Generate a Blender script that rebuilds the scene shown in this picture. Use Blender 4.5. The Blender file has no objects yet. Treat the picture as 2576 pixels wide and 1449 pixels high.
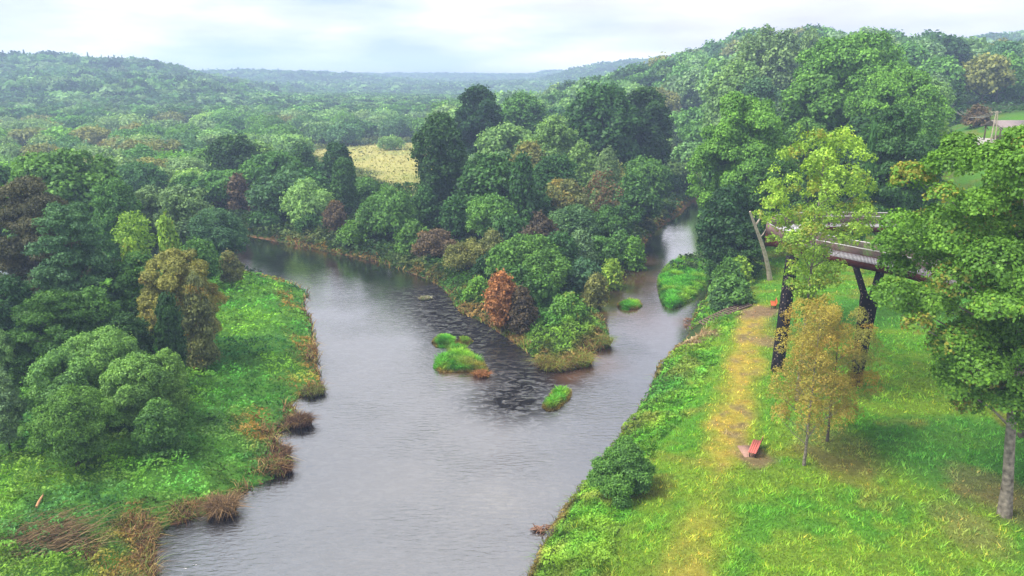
import bpy, math, random
import numpy as np
from mathutils import Vector, Matrix

# ------------------------------------------------------------------ camera, sky, sun, exposure
H0 = 28.0
PITCH = math.radians(14.8)
F = 1874.0                      # focal length in pixels of a 2576 x 1449 picture
scene = bpy.context.scene
C = scene.collection
cam_d = bpy.data.cameras.new("camera")
cam = bpy.data.objects.new("camera", cam_d)
C.objects.link(cam)
cam.location = (0, 0, H0)
cam.rotation_euler = (math.pi / 2 - PITCH, 0, 0)
cam_d.sensor_width = 36.0
cam_d.lens = 36.0 * F / 2576.0
cam_d.clip_start = 0.5
cam_d.clip_end = 9000.0
scene.camera = cam
scene.view_settings.view_transform = 'Standard'
scene.view_settings.look = 'None'
scene.view_settings.exposure = 0.62
scene.view_settings.gamma = 1.0
scene.render.engine = 'CYCLES'
scene.cycles.max_bounces = 6
scene.cycles.diffuse_bounces = 3
scene.cycles.glossy_bounces = 2
scene.cycles.transmission_bounces = 2
scene.cycles.volume_bounces = 1
scene.cycles.caustics_reflective = False
scene.cycles.caustics_refractive = False

SUN_EL = math.radians(52)
SUN_AZ = math.radians(-105)     # from the left, a little behind the camera (0 = +Y)

world = bpy.data.worlds.new("World")
scene.world = world
world.use_nodes = True
nt = world.node_tree
nt.nodes.clear()


def N(t, kind, **kw):
    n = t.nodes.new(kind)
    for k, v in kw.items():
        if k.startswith('i_'):
            n.inputs[k[2:].replace('_', ' ')].default_value = v
        elif isinstance(v, (int, float, tuple)) and k.startswith('n') and k[1:].isdigit():
            n.inputs[int(k[1:])].default_value = v
        else:
            setattr(n, k, v)
    return n


def L(t, a, b):
    t.links.new(a, b)


def ramp(t, fac, stops, interp='LINEAR'):
    r = t.nodes.new('ShaderNodeValToRGB')
    r.color_ramp.interpolation = interp
    el = r.color_ramp.elements
    while len(el) < len(stops):
        el.new(0.5)
    for e, (p, c) in zip(el, stops):
        e.position = p
        e.color = (c, c, c, 1) if isinstance(c, (int, float)) else (*c, 1)
    L(t, fac, r.inputs[0])
    return r.outputs[0]


def mathn(t, op, a, b=None, clamp=False):
    m = t.nodes.new('ShaderNodeMath')
    m.operation = op
    m.use_clamp = clamp
    for i, v in enumerate((a, b)):
        if v is None:
            continue
        if isinstance(v, (int, float)):
            m.inputs[i].default_value = v
        else:
            L(t, v, m.inputs[i])
    return m.outputs[0]


def mixc(t, fac, a, b, mode='MIX'):
    m = t.nodes.new('ShaderNodeMix')
    m.data_type = 'RGBA'
    m.blend_type = mode
    for s, v in ((0, fac), (6, a), (7, b)):
        if isinstance(v, (int, float)):
            m.inputs[s].default_value = v
        elif isinstance(v, tuple):
            m.inputs[s].default_value = (*v, 1)
        else:
            L(t, v, m.inputs[s])
    return m.outputs[2]


sky = N(nt, 'ShaderNodeTexSky', sky_type='NISHITA', sun_disc=False)
sky.sun_elevation = SUN_EL
sky.sun_rotation = SUN_AZ
sky.air_density = 1.2
sky.dust_density = 3.0
tc = N(nt, 'ShaderNodeTexCoord')
sep = N(nt, 'ShaderNodeSeparateXYZ')
L(nt, tc.outputs['Generated'], sep.inputs[0])
mp = N(nt, 'ShaderNodeMapping')
mp.inputs['Scale'].default_value = (2.2, 2.2, 9.5)
mp.inputs['Location'].default_value = (3.1, 1.7, 0.35)
L(nt, tc.outputs['Generated'], mp.inputs[0])
n1 = N(nt, 'ShaderNodeTexNoise', i_Scale=1.6, i_Detail=5.0, i_Roughness=0.5)
L(nt, mp.outputs[0], n1.inputs['Vector'])
n2 = N(nt, 'ShaderNodeTexNoise', i_Scale=1.1, i_Detail=3.0, i_Roughness=0.45)
mp2 = N(nt, 'ShaderNodeMapping')
mp2.inputs['Scale'].default_value = (2.0, 2.0, 11.0)
mp2.inputs['Location'].default_value = (7.3, 4.7, 1.35)
L(nt, tc.outputs['Generated'], mp2.inputs[0])
L(nt, mp2.outputs[0], n2.inputs['Vector'])
bright = ramp(nt, n1.outputs[0], [(0.38, 0.0), (0.52, 0.42), (0.64, 1.0)])
cool = ramp(nt, n2.outputs[0], [(0.40, 0.0), (0.58, 1.0)])
xside = mathn(nt, 'MULTIPLY_ADD', sep.outputs[0], 1.3)
nt.nodes[-1].inputs[2].default_value = 0.5
tone = mixc(nt, mathn(nt, 'ADD', mathn(nt, 'MULTIPLY', cool, 0.5), mathn(nt, 'MULTIPLY', xside, 0.5), True), (0.46, 0.60, 0.75), (0.74, 0.68, 0.82))
cloud = mixc(nt, bright, tone, (1.10, 1.09, 1.10))
zc = mathn(nt, 'MAXIMUM', sep.outputs[2], 0.0)
# sky made brightest at the horizon to offset the haze, dimmer higher up
lum = ramp(nt, zc, [(0.0, 1.0), (0.026, 0.72), (0.052, 0.46), (0.08, 0.39), (0.115, 0.36), (0.24, 0.33), (0.62, 0.38), (1.0, 0.48)])
cl2 = N(nt, 'ShaderNodeVectorMath', operation='SCALE')
L(nt, cloud, cl2.inputs[0])
L(nt, mathn(nt, 'MULTIPLY', lum, 2.7), cl2.inputs['Scale'])
bg1 = N(nt, 'ShaderNodeBackground', i_Strength=0.1)
bg2 = N(nt, 'ShaderNodeBackground', i_Strength=1.0)
L(nt, sky.outputs[0], bg1.inputs[0])
L(nt, cl2.outputs[0], bg2.inputs[0])
mx = N(nt, 'ShaderNodeMixShader')
mx.inputs[0].default_value = 0.88
L(nt, bg1.outputs[0], mx.inputs[1])
L(nt, bg2.outputs[0], mx.inputs[2])
wo = N(nt, 'ShaderNodeOutputWorld')
L(nt, mx.outputs[0], wo.inputs[0])

sun_d = bpy.data.lights.new("sun", 'SUN')
sun_d.energy = 4.2
sun_d.angle = math.radians(26)
sun_d.color = (1.0, 0.955, 0.88)
sun = bpy.data.objects.new("sun", sun_d)
C.objects.link(sun)
sd_ = Vector((math.sin(SUN_AZ) * math.cos(SUN_EL), math.cos(SUN_AZ) * math.cos(SUN_EL), math.sin(SUN_EL)))
sun.rotation_euler = sd_.to_track_quat('Z', 'Y').to_euler()
sun.location = (0, 0, 200)

# ------------------------------------------------------------------ helpers
cP, sP = math.cos(PITCH), math.sin(PITCH)


def ray(px, py):
    a = (px - 1288) / F
    b = -(py - 724.5) / F
    return a, cP + b * sP, -sP + b * cP


def at(px, py, z=0.0):
    dx, dy, dz = ray(px, py)
    t = (z - H0) / dz
    return dx * t, dy * t


def vtable(seed):
    return np.random.default_rng(seed).random((256, 256))


_tabs = {}


def vn(x, y, scale, seed=0):
    if seed not in _tabs:
        _tabs[seed] = vtable(seed + 11)
    T = _tabs[seed]
    u = np.asarray(x, float) / scale
    v = np.asarray(y, float) / scale
    iu = np.floor(u).astype(int)
    iv = np.floor(v).astype(int)
    fu = u - iu
    fv = v - iv
    fu = fu * fu * (3 - 2 * fu)
    fv = fv * fv * (3 - 2 * fv)
    a = T[iu & 255, iv & 255]
    b = T[(iu + 1) & 255, iv & 255]
    c = T[iu & 255, (iv + 1) & 255]
    d = T[(iu + 1) & 255, (iv + 1) & 255]
    return (a * (1 - fu) + b * fu) * (1 - fv) + (c * (1 - fu) + d * fu) * fv


def fbm(x, y, scale, seed=0, o=3):
    s = 0
    w = 0
    for k in range(o):
        s = s + vn(x + 17.3 * k, y - 9.1 * k, scale / 2 ** k, seed + k) * 0.5 ** k
        w += 0.5 ** k
    return s / w


def sst(a, b, x):
    t = np.clip((x - a) / (b - a), 0, 1)
    return t * t * (3 - 2 * t)


def poly_sd(x, y, P, closed=True):
    """signed distance to a polygon, positive inside (or plain distance to an open line)"""
    P = np.asarray(P, float)
    n = len(P)
    best = np.full(x.shape, 1e18)
    inside = np.zeros(x.shape, bool)
    for i in range(n if closed else n - 1):
        ax, ay = P[i]
        bx, by = P[(i + 1) % n]
        ex, ey = bx - ax, by - ay
        l2 = ex * ex + ey * ey + 1e-12
        t = np.clip(((x - ax) * ex + (y - ay) * ey) / l2, 0, 1)
        best = np.minimum(best, (x - ax - t * ex) ** 2 + (y - ay - t * ey) ** 2)
        if closed:
            c = (ay > y) != (by > y)
            if abs(by - ay) > 1e-12:
                inside ^= c & (x < (bx - ax) * (y - ay) / (by - ay) + ax)
    d = np.sqrt(best)
    return np.where(inside, d, -d) if closed else d


def add_obj(name, mesh, parent=None, loc=None, rot=None, scale=None, color=None):
    o = bpy.data.objects.new(name, mesh)
    C.objects.link(o)
    if parent:
        o.parent = parent
    if loc is not None:
        o.location = loc
    if rot is not None:
        o.rotation_euler = rot
    if scale is not None:
        o.scale = scale
    if color is not None:
        o.color = color
    return o


def tag(o, label=None, cat=None, group=None, kind=None):
    if label:
        o['label'] = label
    if cat:
        o['category'] = cat
    if group:
        o['group'] = group
    if kind:
        o['kind'] = kind
    return o


def thing(name, label, cat, loc=(0, 0, 0), rz=0.0, group=None):
    o = bpy.data.objects.new(name, None)
    C.objects.link(o)
    o.location = loc
    o.rotation_euler = (0, 0, rz)
    o.empty_display_size = 0.3
    return tag(o, label, cat, group)


class MB:
    """collects vertices and faces of one mesh"""

    def __init__(s):
        s.v = []
        s.f = []      # list of (array n x k)
        s.n = 0
        s.m = []

    def add(s, V, Fc, mat=0):
        V = np.asarray(V, float)
        Fc = np.asarray(Fc, int)
        s.v.append(V)
        s.f.append(Fc + s.n)
        s.m.append(np.full(len(Fc), mat, int))
        s.n += len(V)

    def box(s, c, size, R=None, mat=0):
        c = np.asarray(c, float)
        h = np.asarray(size, float) / 2
        V = np.array([[x, y, z] for x in (-1, 1) for y in (-1, 1) for z in (-1, 1)], float) * h
        if R is not None:
            V = V @ np.asarray(R).T
        s.add(V + c, [[0, 1, 3, 2], [4, 6, 7, 5], [0, 4, 5, 1], [2, 3, 7, 6], [0, 2, 6, 4], [1, 5, 7, 3]], mat)

    def tube(s, pts, rad, k=8, mat=0, cap=True):
        pts = np.asarray(pts, float)
        n = len(pts)
        rad = np.broadcast_to(np.asarray(rad, float), (n,))
        T = np.gradient(pts, axis=0)
        T /= np.linalg.norm(T, axis=1)[:, None] + 1e-9
        ref = np.array([0.0, 0, 1]) if abs(T[0][2]) < 0.9 else np.array([1.0, 0, 0])
        V = []
        for i in range(n):
            a = np.cross(T[i], ref)
            a /= np.linalg.norm(a) + 1e-9
            b = np.cross(T[i], a)
            ref = np.cross(a, T[i])
            for j in range(k):
                w = 2 * math.pi * j / k
                V.append(pts[i] + rad[i] * (math.cos(w) * a + math.sin(w) * b))
        Fc = [[i * k + j, i * k + (j + 1) % k, (i + 1) * k + (j + 1) % k, (i + 1) * k + j] for i in range(n - 1) for j in range(k)]
        s.add(V, Fc, mat)
        if cap:
            if k == 4:
                s.add([V[j] for j in range(4)], [[3, 2, 1, 0]], mat)
                s.add([V[-4 + j] for j in range(4)], [[0, 1, 2, 3]], mat)
            else:
                for base, flip in ((V[:k], True), (V[-k:], False)):
                    cc = np.mean(base, axis=0)
                    tri = [[k, (j + 1) % k, j] if flip else [k, j, (j + 1) % k] for j in range(k)]
                    s.add(list(base) + [cc], tri, mat)

    def mesh(s, name, mats, smooth=False, attrs=None):
        V = np.concatenate(s.v)
        return mk_mesh(name, V, s.f, mats, smooth, attrs, s.m)

    def build(s, name, mats, parent=None, smooth=False, **kw):
        return add_obj(name, s.mesh(name, mats, smooth), parent, **kw)


def mk_mesh(name, V, faces, mats, smooth=False, attrs=None, mi=None):
    me = bpy.data.meshes.new(name)
    V = np.asarray(V, np.float32)
    me.vertices.add(len(V))
    me.vertices.foreach_set('co', V.ravel())
    loops = np.concatenate([f.ravel() for f in faces]).astype(np.int32)
    cnt = np.concatenate([np.full(len(f), f.shape[1]) for f in faces]).astype(np.int32)
    st = np.concatenate([[0], np.cumsum(cnt)[:-1]]).astype(np.int32)
    me.loops.add(len(loops))
    me.loops.foreach_set('vertex_index', loops)
    me.polygons.add(len(cnt))
    me.polygons.foreach_set('loop_start', st)
    me.polygons.foreach_set('loop_total', cnt)
    for m in (mats if isinstance(mats, (list, tuple)) else [mats]):
        me.materials.append(m)
    if mi is not None:
        me.polygons.foreach_set('material_index', np.concatenate(mi).astype(np.int32))
    me.update(calc_edges=True)
    if smooth:
        me.polygons.foreach_set('use_smooth', np.ones(len(cnt), bool))
    for k, (typ, arr) in (attrs or {}).items():
        a = me.attributes.new(k, typ, 'POINT')
        if typ == 'FLOAT_COLOR':
            c = np.ones((len(V), 4), np.float32)
            c[:, :3] = arr
            a.data.foreach_set('color', c.ravel())
        else:
            a.data.foreach_set('value', np.asarray(arr, np.float32))
    me.validate()
    return me


# ------------------------------------------------------------------ materials
def new_mat(name):
    m = bpy.data.materials.new(name)
    m.use_nodes = True
    t = m.node_tree
    t.nodes.clear()
    o = t.nodes.new('ShaderNodeOutputMaterial')
    return m, t, o


def simple(name, col, rough=0.7, metal=0.0, scale=8.0, var=0.25, bump=0.15, spec=0.4, col2=None):
    m, t, o = new_mat(name)
    p = t.nodes.new('ShaderNodeBsdfPrincipled')
    tc = t.nodes.new('ShaderNodeTexCoord')
    n = N(t, 'ShaderNodeTexNoise', i_Scale=scale, i_Detail=5.0)
    L(t, tc.outputs['Object'], n.inputs['Vector'])
    c2 = col2 or tuple(c * (1 - var) for c in col)
    r = ramp(t, n.outputs[0], [(0.3, c2), (0.7, tuple(min(1, c * (1 + var)) for c in col))])
    L(t, r, p.inputs['Base Color'])
    p.inputs['Roughness'].default_value = rough
    p.inputs['Metallic'].default_value = metal
    p.inputs['Specular IOR Level'].default_value = spec
    b = N(t, 'ShaderNodeBump', i_Strength=bump, i_Distance=0.05)
    L(t, n.outputs[0], b.inputs['Height'])
    L(t, b.outputs[0], p.inputs['Normal'])
    L(t, p.outputs[0], o.inputs[0])
    return m


def leaf_shader(t, o, col, trans=0.3, gloss=0.03):
    d = t.nodes.new('ShaderNodeBsdfDiffuse')
    tr = t.nodes.new('ShaderNodeBsdfTranslucent')
    g = N(t, 'ShaderNodeBsdfGlossy', i_Roughness=0.45)
    L(t, col, d.inputs[0])
    tcol = mixc(t, 1.0, col, (1.0, 1.0, 0.55), 'MULTIPLY')
    L(t, tcol, tr.inputs[0])
    m1 = t.nodes.new('ShaderNodeMixShader')
    m1.inputs[0].default_value = trans
    L(t, d.outputs[0], m1.inputs[1])
    L(t, tr.outputs[0], m1.inputs[2])
    m2 = t.nodes.new('ShaderNodeMixShader')
    m2.inputs[0].default_value = gloss
    L(t, m1.outputs[0], m2.inputs[1])
    L(t, g.outputs[0], m2.inputs[2])
    L(t, m2.outputs[0], o.inputs[0])


def foliage_mat(name):
    """one leaf material: its hue comes from the object's own colour, its variety from per-clump attributes"""
    m, t, o = new_mat(name)
    oi = t.nodes.new('ShaderNodeObjectInfo')
    at1 = N(t, 'ShaderNodeAttribute', attribute_name='tint')
    at2 = N(t, 'ShaderNodeAttribute', attribute_name='accent')
    v = ramp(t, at1.outputs['Fac'], [(0.0, (0.45, 0.50, 0.60)), (0.5, (1.0, 1.0, 1.0)), (1.0, (1.75, 1.6, 1.25))])
    # colour ramps clamp nothing above 1 in stops, scale instead
    c = mixc(t, 1.0, oi.outputs['Color'], v, 'MULTIPLY')
    rnd = ramp(t, oi.outputs['Random'], [(0.0, (0.86, 0.92, 1.0)), (0.5, (1.0, 1.0, 0.95)), (1.0, (1.12, 1.06, 0.85))])
    c = mixc(t, 1.0, c, rnd, 'MULTIPLY')
    # autumn clumps: share set by the object's alpha
    thr = mathn(t, 'SUBTRACT', 1.0, oi.outputs['Alpha'])
    f = mathn(t, 'MULTIPLY', mathn(t, 'SUBTRACT', at2.outputs['Fac'], thr), 4.0, True)
    aut = mixc(t, at1.outputs['Fac'], (0.28, 0.15, 0.035), (0.50, 0.36, 0.06))
    c = mixc(t, f, c, aut)
    leaf_shader(t, o, c, 0.26, 0.012)
    return m


def ground_leaf_mat(name, trans=0.3, gloss=0.01):
    m, t, o = new_mat(name)
    a = N(t, 'ShaderNodeAttribute', attribute_name='Col')
    leaf_shader(t, o, a.outputs['Color'], trans, gloss)
    return m


M_leaf = foliage_mat('leaves')
M_herb = ground_leaf_mat('herb_leaves')
M_grass = ground_leaf_mat('grass_blades', 0.35, 0.012)
M_reed = ground_leaf_mat('reed_blades', 0.2, 0.01)
M_bark = simple('bark', (0.10, 0.085, 0.065), 0.9, scale=5.0, var=0.5, bump=0.6, spec=0.1)
M_pale_bark = simple('pale_bark', (0.20, 0.17, 0.135), 0.9, scale=26.0, var=0.6, bump=0.9, spec=0.15)
M_dead = simple('dead_wood', (0.42, 0.35, 0.27), 0.9, scale=3.0, var=0.3, bump=0.5, spec=0.1)
M_wood = simple('weathered_wood', (0.15, 0.105, 0.075), 0.85, scale=6.0, var=0.3, spec=0.2)
M_plank = simple('deck_planks', (0.44, 0.43, 0.43), 0.75, scale=3.0, var=0.18, spec=0.3)
M_rust = simple('rusted_steel', (0.050, 0.015, 0.013), 0.9, scale=2.0, var=0.35, spec=0.08)
M_baluster = simple('baluster_steel', (0.165, 0.10, 0.088), 0.6, scale=2.0, var=0.25, spec=0.4)
M_rail = simple('pale_handrail', (0.50, 0.46, 0.42), 0.4, metal=0.3, scale=2.0, var=0.1, spec=0.5)
M_redbench = simple('red_brown_bench_wood', (0.50, 0.13, 0.10), 0.6, scale=9.0, var=0.15, spec=0.3)
M_orangebench = simple('orange_bench_wood', (0.55, 0.11, 0.03), 0.6, scale=9.0, var=0.15, spec=0.3)
M_dark = simple('dark_metal', (0.03, 0.026, 0.026), 0.6, scale=3.0, var=0.3, spec=0.4)
M_stone = simple('stones', (0.22, 0.18, 0.15), 0.9, scale=3.0, var=0.35, spec=0.2, bump=0.5)
M_paver = simple('paving_bricks', (0.34, 0.20, 0.15), 0.9, scale=14.0, var=0.3, spec=0.2)
M_roof = simple('roof_boards', (0.30, 0.24, 0.23), 0.8, scale=2.0, var=0.15, spec=0.2)
M_white = simple('white_cloth', (0.75, 0.75, 0.76), 0.9, scale=10.0, var=0.06)
M_navy = simple('dark_trousers', (0.03, 0.035, 0.06), 0.9, scale=10.0, var=0.2)
M_skin = simple('skin', (0.55, 0.33, 0.24), 0.6, scale=10.0, var=0.05)
M_hair = simple('dark_hair', (0.04, 0.025, 0.02), 0.7, scale=20.0, var=0.2)


def leafpattern_steel():
    """dark steel plate with pale leaf-shaped cut-outs, as on the pillars"""
    m, t, o = new_mat('leaf_cut_steel')
    p = t.nodes.new('ShaderNodeBsdfPrincipled')
    tc = t.nodes.new('ShaderNodeTexCoord')
    mp = t.nodes.new('ShaderNodeMapping')
    mp.inputs['Scale'].default_value = (3.4, 3.4, 2.6)
    L(t, tc.outputs['Object'], mp.inputs[0])
    v = N(t, 'ShaderNodeTexVoronoi', i_Scale=1.3)
    L(t, mp.outputs[0], v.inputs['Vector'])
    f = ramp(t, v.outputs['Distance'], [(0.20, 1.0), (0.27, 0.0)])
    n = N(t, 'ShaderNodeTexNoise', i_Scale=0.35)
    L(t, tc.outputs['Object'], n.inputs['Vector'])
    g = ramp(t, n.outputs[0], [(0.45, 0.0), (0.52, 1.0)])
    c = mixc(t, mathn(t, 'MULTIPLY', f, g), (0.013, 0.011, 0.014), (0.22, 0.16, 0.12))
    L(t, c, p.inputs['Base Color'])
    p.inputs['Roughness'].default_value = 0.8
    p.inputs['Specular IOR Level'].default_value = 0.08
    L(t, p.outputs[0], o.inputs[0])
    return m


M_pillar = leafpattern_steel()

# ------------------------------------------------------------------ river and terrain
left_bank = [(370, 1600), (378, 1500), (385, 1449), (378, 1405), (392, 1352), (430, 1322), (470, 1312), (500, 1296), (540, 1292), (572, 1268), (600, 1246), (640, 1225), (690, 1206), (716, 1185),
             (704, 1150), (708, 1128), (686, 1108), (684, 1092), (712, 1084), (742, 1070), (748, 1046), (733, 1018), (752, 1000), (778, 990), (806, 985), (811, 968), (800, 930), (797, 900), (791, 860), (786, 830), (780, 805), (766, 775),
             (764, 758), (776, 744), (768, 733), (745, 722), (722, 712), (690, 703), (660, 697), (630, 690), (600, 690), (560, 684), (500, 676), (420, 672), (300, 676), (100, 690), (-300, 700)]
far_bank = [(-300, 590), (100, 585), (300, 578), (420, 582), (520, 586), (600, 590), (640, 597), (700, 608), (760, 621), (830, 634), (900, 649), (960, 661), (1010, 679), (1060, 697), (1100, 716), (1128, 742),
            (1142, 768), (1160, 790), (1190, 802), (1222, 815), (1256, 838), (1290, 862), (1330, 890), (1352, 915), (1380, 932), (1410, 936), (1450, 930), (1478, 915), (1496, 884), (1528, 872), (1533, 845), (1522, 815),
            (1504, 795), (1512, 770), (1528, 735), (1548, 705), (1572, 672), (1600, 640), (1618, 616), (1632, 600), (1655, 572), (1690, 550), (1712, 532), (1728, 515), (1770, 490), (1900, 460)]
right_bank = [(1990, 466), (1840, 494), (1775, 515), (1768, 540), (1774, 575), (1784, 615), (1806, 660), (1808, 690), (1795, 728), (1760, 768), (1742, 795), (1738, 820), (1728, 845), (1704, 872), (1684, 894), (1652, 925), (1646, 950),
              (1632, 985), (1612, 1018), (1600, 1046), (1564, 1078), (1556, 1108), (1530, 1140), (1500, 1178), (1468, 1218), (1440, 1255), (1404, 1305), (1372, 1365), (1350, 1412), (1330, 1449), (1318, 1500), (1300, 1600)]
river = [at(*p) for p in left_bank + far_bank + right_bank]
rb = np.array([at(*p) for p in right_bank])
rb = rb[np.argsort(rb[:, 1])]
islands = {
    'large': [(1657, 708), (1664, 688), (1682, 668), (1706, 656), (1740, 652), (1772, 660), (1787, 684), (1782, 706), (1762, 732), (1742, 752), (1716, 768), (1692, 776), (1670, 768), (1660, 740)],
    'tiny_right': [(1556, 768), (1566, 760), (1586, 757), (1606, 761), (1612, 770), (1600, 778), (1576, 780), (1560, 776)],
    'top_left': [(1090, 862), (1100, 852), (1120, 848), (1138, 852), (1146, 862), (1136, 870), (1118, 874), (1100, 872)],
    'dot': [(1158, 858), (1166, 853), (1178, 854), (1184, 860), (1176, 866), (1162, 866)],
    'mid_left': [(1130, 884), (1150, 874), (1172, 880), (1186, 898), (1212, 914), (1224, 934), (1226, 948), (1208, 946), (1180, 936), (1150, 936), (1112, 936), (1096, 926), (1098, 912), (1118, 902), (1136, 896)],
    'slim': [(1368, 1024), (1378, 1006), (1394, 988), (1414, 980), (1433, 986), (1430, 1000), (1414, 1016), (1398, 1030), (1380, 1034)],
}
isl = {k: [at(*p) for p in v] for k, v in islands.items()}
meadow = [at(*p, 2.0) for p in [(770, 392), (800, 380), (850, 372), (950, 366), (1050, 364), (1110, 366), (1110, 430), (1090, 500), (1030, 500), (990, 470), (930, 440), (880, 425), (830, 430), (790, 415)]]


def sdist(x, y):
    d = -poly_sd(x, y, river)
    for k in isl:
        d = np.maximum(d, poly_sd(x, y, isl[k]))
    return d


def u_right(x, y):
    """how far east of the right bank a point lies"""
    return x - np.interp(y, rb[:, 1], rb[:, 0])


def hill(x, y, cx, cy, sx, sy, a, rot=0.0):
    c, s = math.cos(rot), math.sin(rot)
    X = (x - cx) * c + (y - cy) * s
    Y = -(x - cx) * s + (y - cy) * c
    return a * np.exp(-(X / sx) ** 2 - (Y / sy) ** 2)


def height_sd(x, y, sd):
    r = np.hypot(x, y)
    u = u_right(x, y)
    right = sst(-2, 2, u)
    d = np.maximum(sd, 0)
    z = 1.3 * (1 - np.exp(-d / 4.0)) + 0.6 * fbm(x, y, 14, 3) * sst(0.5, 6, d)
    zr = 2.9 * (1 - np.exp(-d / 5.0)) + 0.03 * np.minimum(d, 60) + 0.35 * fbm(x, y, 11, 7) * sst(0.5, 6, d)
    zr = zr + 12.5 * sst(34, 85, u) * sst(40, 90, y + x * 0.4)
    z = z * (1 - right) + zr * right
    far = sst(120, 260, r)
    z = z + far * 1.6 * fbm(x, y, 90, 5)
    z = z + 53 * np.exp(-np.abs((x + 800) / 362) ** 5 - ((y - 1130) / 260) ** 2) + hill(x, y, -400, 860, 120, 150, 14)
    z = z + hill(x, y, 215, 350, 110, 130, 6) + hill(x, y, 160, 470, 120, 110, 18) + hill(x, y, 112, 280, 40, 80, 17) + hill(x, y, 150, 590, 110, 110, 20)
    z = z + hill(x, y, 760, 1100, 330, 280, 62) + hill(x, y, 700, 380, 150, 180, 22)
    z = z + 14 * sst(1300, 2200, r) + 62 * sst(2300, 3700, r)
    z = z + hill(x, y, -760, 2350, 480, 300, 42) + hill(x, y, 480, 2200, 330, 330, 60) + hill(x, y, 900, 1900, 300, 300, 50)
    z = z + sst(500, 1200, r) * 9 * fbm(x, y, 260, 9)
    # isles are low tussocks, the river bed lies under the water
    low = np.where(sd > 0, np.minimum(z, 99), 0)
    bed = -0.25 - 0.9 * sst(0, 4, -sd)
    return np.where(sd > 0, low + 0.02, bed)


NT, NR = 520, 560
th = np.linspace(-math.radians(56), math.radians(56), NT)
lr = np.linspace(math.log(14.0), math.log(4400.0), NR)
TH, LR = np.meshgrid(th, lr, indexing='ij')
GX, GY = np.exp(LR) * np.sin(TH), np.exp(LR) * np.cos(TH)
GSD = sdist(GX, GY)
GISL = np.full(GX.shape, -1e9)
for k in isl:
    GISL = np.maximum(GISL, poly_sd(GX, GY, isl[k]))
GZ = height_sd(GX, GY, GSD)
GZ = np.where(GISL > 0, -0.06, GZ)


def samp(G, x, y):
    x = np.asarray(x, float)
    y = np.asarray(y, float)
    a = (np.arctan2(x, y) - th[0]) / (th[1] - th[0])
    b = (np.log(np.maximum(np.hypot(x, y), 14.01)) - lr[0]) / (lr[1] - lr[0])
    a = np.clip(a, 0, NT - 1.001)
    b = np.clip(b, 0, NR - 1.001)
    i, j = a.astype(int), b.astype(int)
    fa, fb = a - i, b - j
    return (G[i, j] * (1 - fa) + G[i + 1, j] * fa) * (1 - fb) + (G[i, j + 1] * (1 - fa) + G[i + 1, j + 1] * fa) * fb


def gz(x, y):
    return float(samp(GZ, x, y))


def hit(px, py):
    """where the line of sight through a picture point meets the terrain"""
    dx, dy, dz = ray(px, py)
    t0 = 15.0
    for t in np.geomspace(15, 2500, 1500):
        z = H0 + dz * t
        if z < max(gz(dx * t, dy * t), 0.0):
            a, b = t0, t
            for _ in range(25):
                m = (a + b) / 2
                if H0 + dz * m < max(gz(dx * m, dy * m), 0.0):
                    b = m
                else:
                    a = m
            return dx * b, dy * b, max(gz(dx * b, dy * b), 0.0)
        t0 = t
    return dx * 2500, dy * 2500, 0.0


GM = poly_sd(GX, GY, meadow)
path_c = np.array([hit(*p)[:2] for p in [(1905, 775), (1878, 860), (1862, 960), (1846, 1060), (1838, 1120), (1790, 1230), (1752, 1330), (1722, 1449), (1700, 1560)]])
path_c2 = np.array([hit(*p)[:2] for p in [(1960, 775), (1935, 800), (1925, 850)]])
GP = poly_sd(GX, GY, path_c, False)
spots = [(hit(1905, 785), 2.6, 1.0), (hit(1893, 1142), 1.5, 0.9), (hit(2100, 1120), 3.2, 0.4), (hit(2500, 1240), 2.6, 0.5), (hit(2440, 1330), 2.2, .4), (hit(1760, 845), 2.3, 1.2), (hit(1738, 868), 1.6, 1.2), (hit(1925, 860), 1.8, .8)]


def lawn_color(x, y):
    """albedo of the ground plants by place: mown straw path, bare earth, fresh and dry grass"""
    n = fbm(x, y, 5.0, 20, 4)
    n2 = fbm(x, y, 1.2, 30, 3)
    n3 = fbm(x, y, 16.0, 40, 2)
    g1 = np.array([0.140, 0.365, 0.032])
    g2 = np.array([0.240, 0.400, 0.036])
    g3 = np.array([0.085, 0.290, 0.045])
    f = sst(0.40, 0.62, n * 0.6 + n2 * 0.4)[..., None]
    c = g1 * (1 - f) + g2 * f
    f = (sst(0.55, 0.72, n3) * 0.75)[..., None]
    c = c * (1 - f) + g3 * f
    dry = (sst(0.60, 0.74, fbm(x, y, 3.2, 50, 3)) * 0.5)[..., None]
    c = c * (1 - dry) + np.array([0.34, 0.29, 0.06]) * dry
    p = samp(GP, x, y) + (n - 0.5) * 2.6 + (n2 - .5) * 1.0
    gap = 1 - 0.75 * np.exp(-((y - 43.5) / 3.2) ** 2)
    f = ((1 - sst(0.4, 2.4, p)) * gap * (.5 + .4 * sst(42, 47, y)) * (.55 + .9 * fbm(x, y, .9, 37, 2)))[..., None]
    c = c * (1 - f) + (np.array([0.56, 0.44, 0.075]) * (0.8 + 0.4 * n2[..., None])) * f
    soil = ((1 - sst(0.2, 1.6, p)) * sst(.56, .68, fbm(x, y, .9, 38, 3)) * sst(42, 50, y) * .8)[..., None]
    c = c * (1 - soil) + np.array([0.34, 0.245, 0.13]) * soil
    for (sx, sy, _), r, w in spots:
        q = np.hypot(x - sx, (y - sy) * 0.6) / r + (n2 - 0.5) * 0.9
        f = ((1 - sst(0.45, 1.05, q)) * min(w, 1))[..., None]
        c = c * (1 - f) + (np.array([0.36, 0.25, 0.13]) * (0.75 + 0.5 * n2[..., None])) * f
    return c


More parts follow.
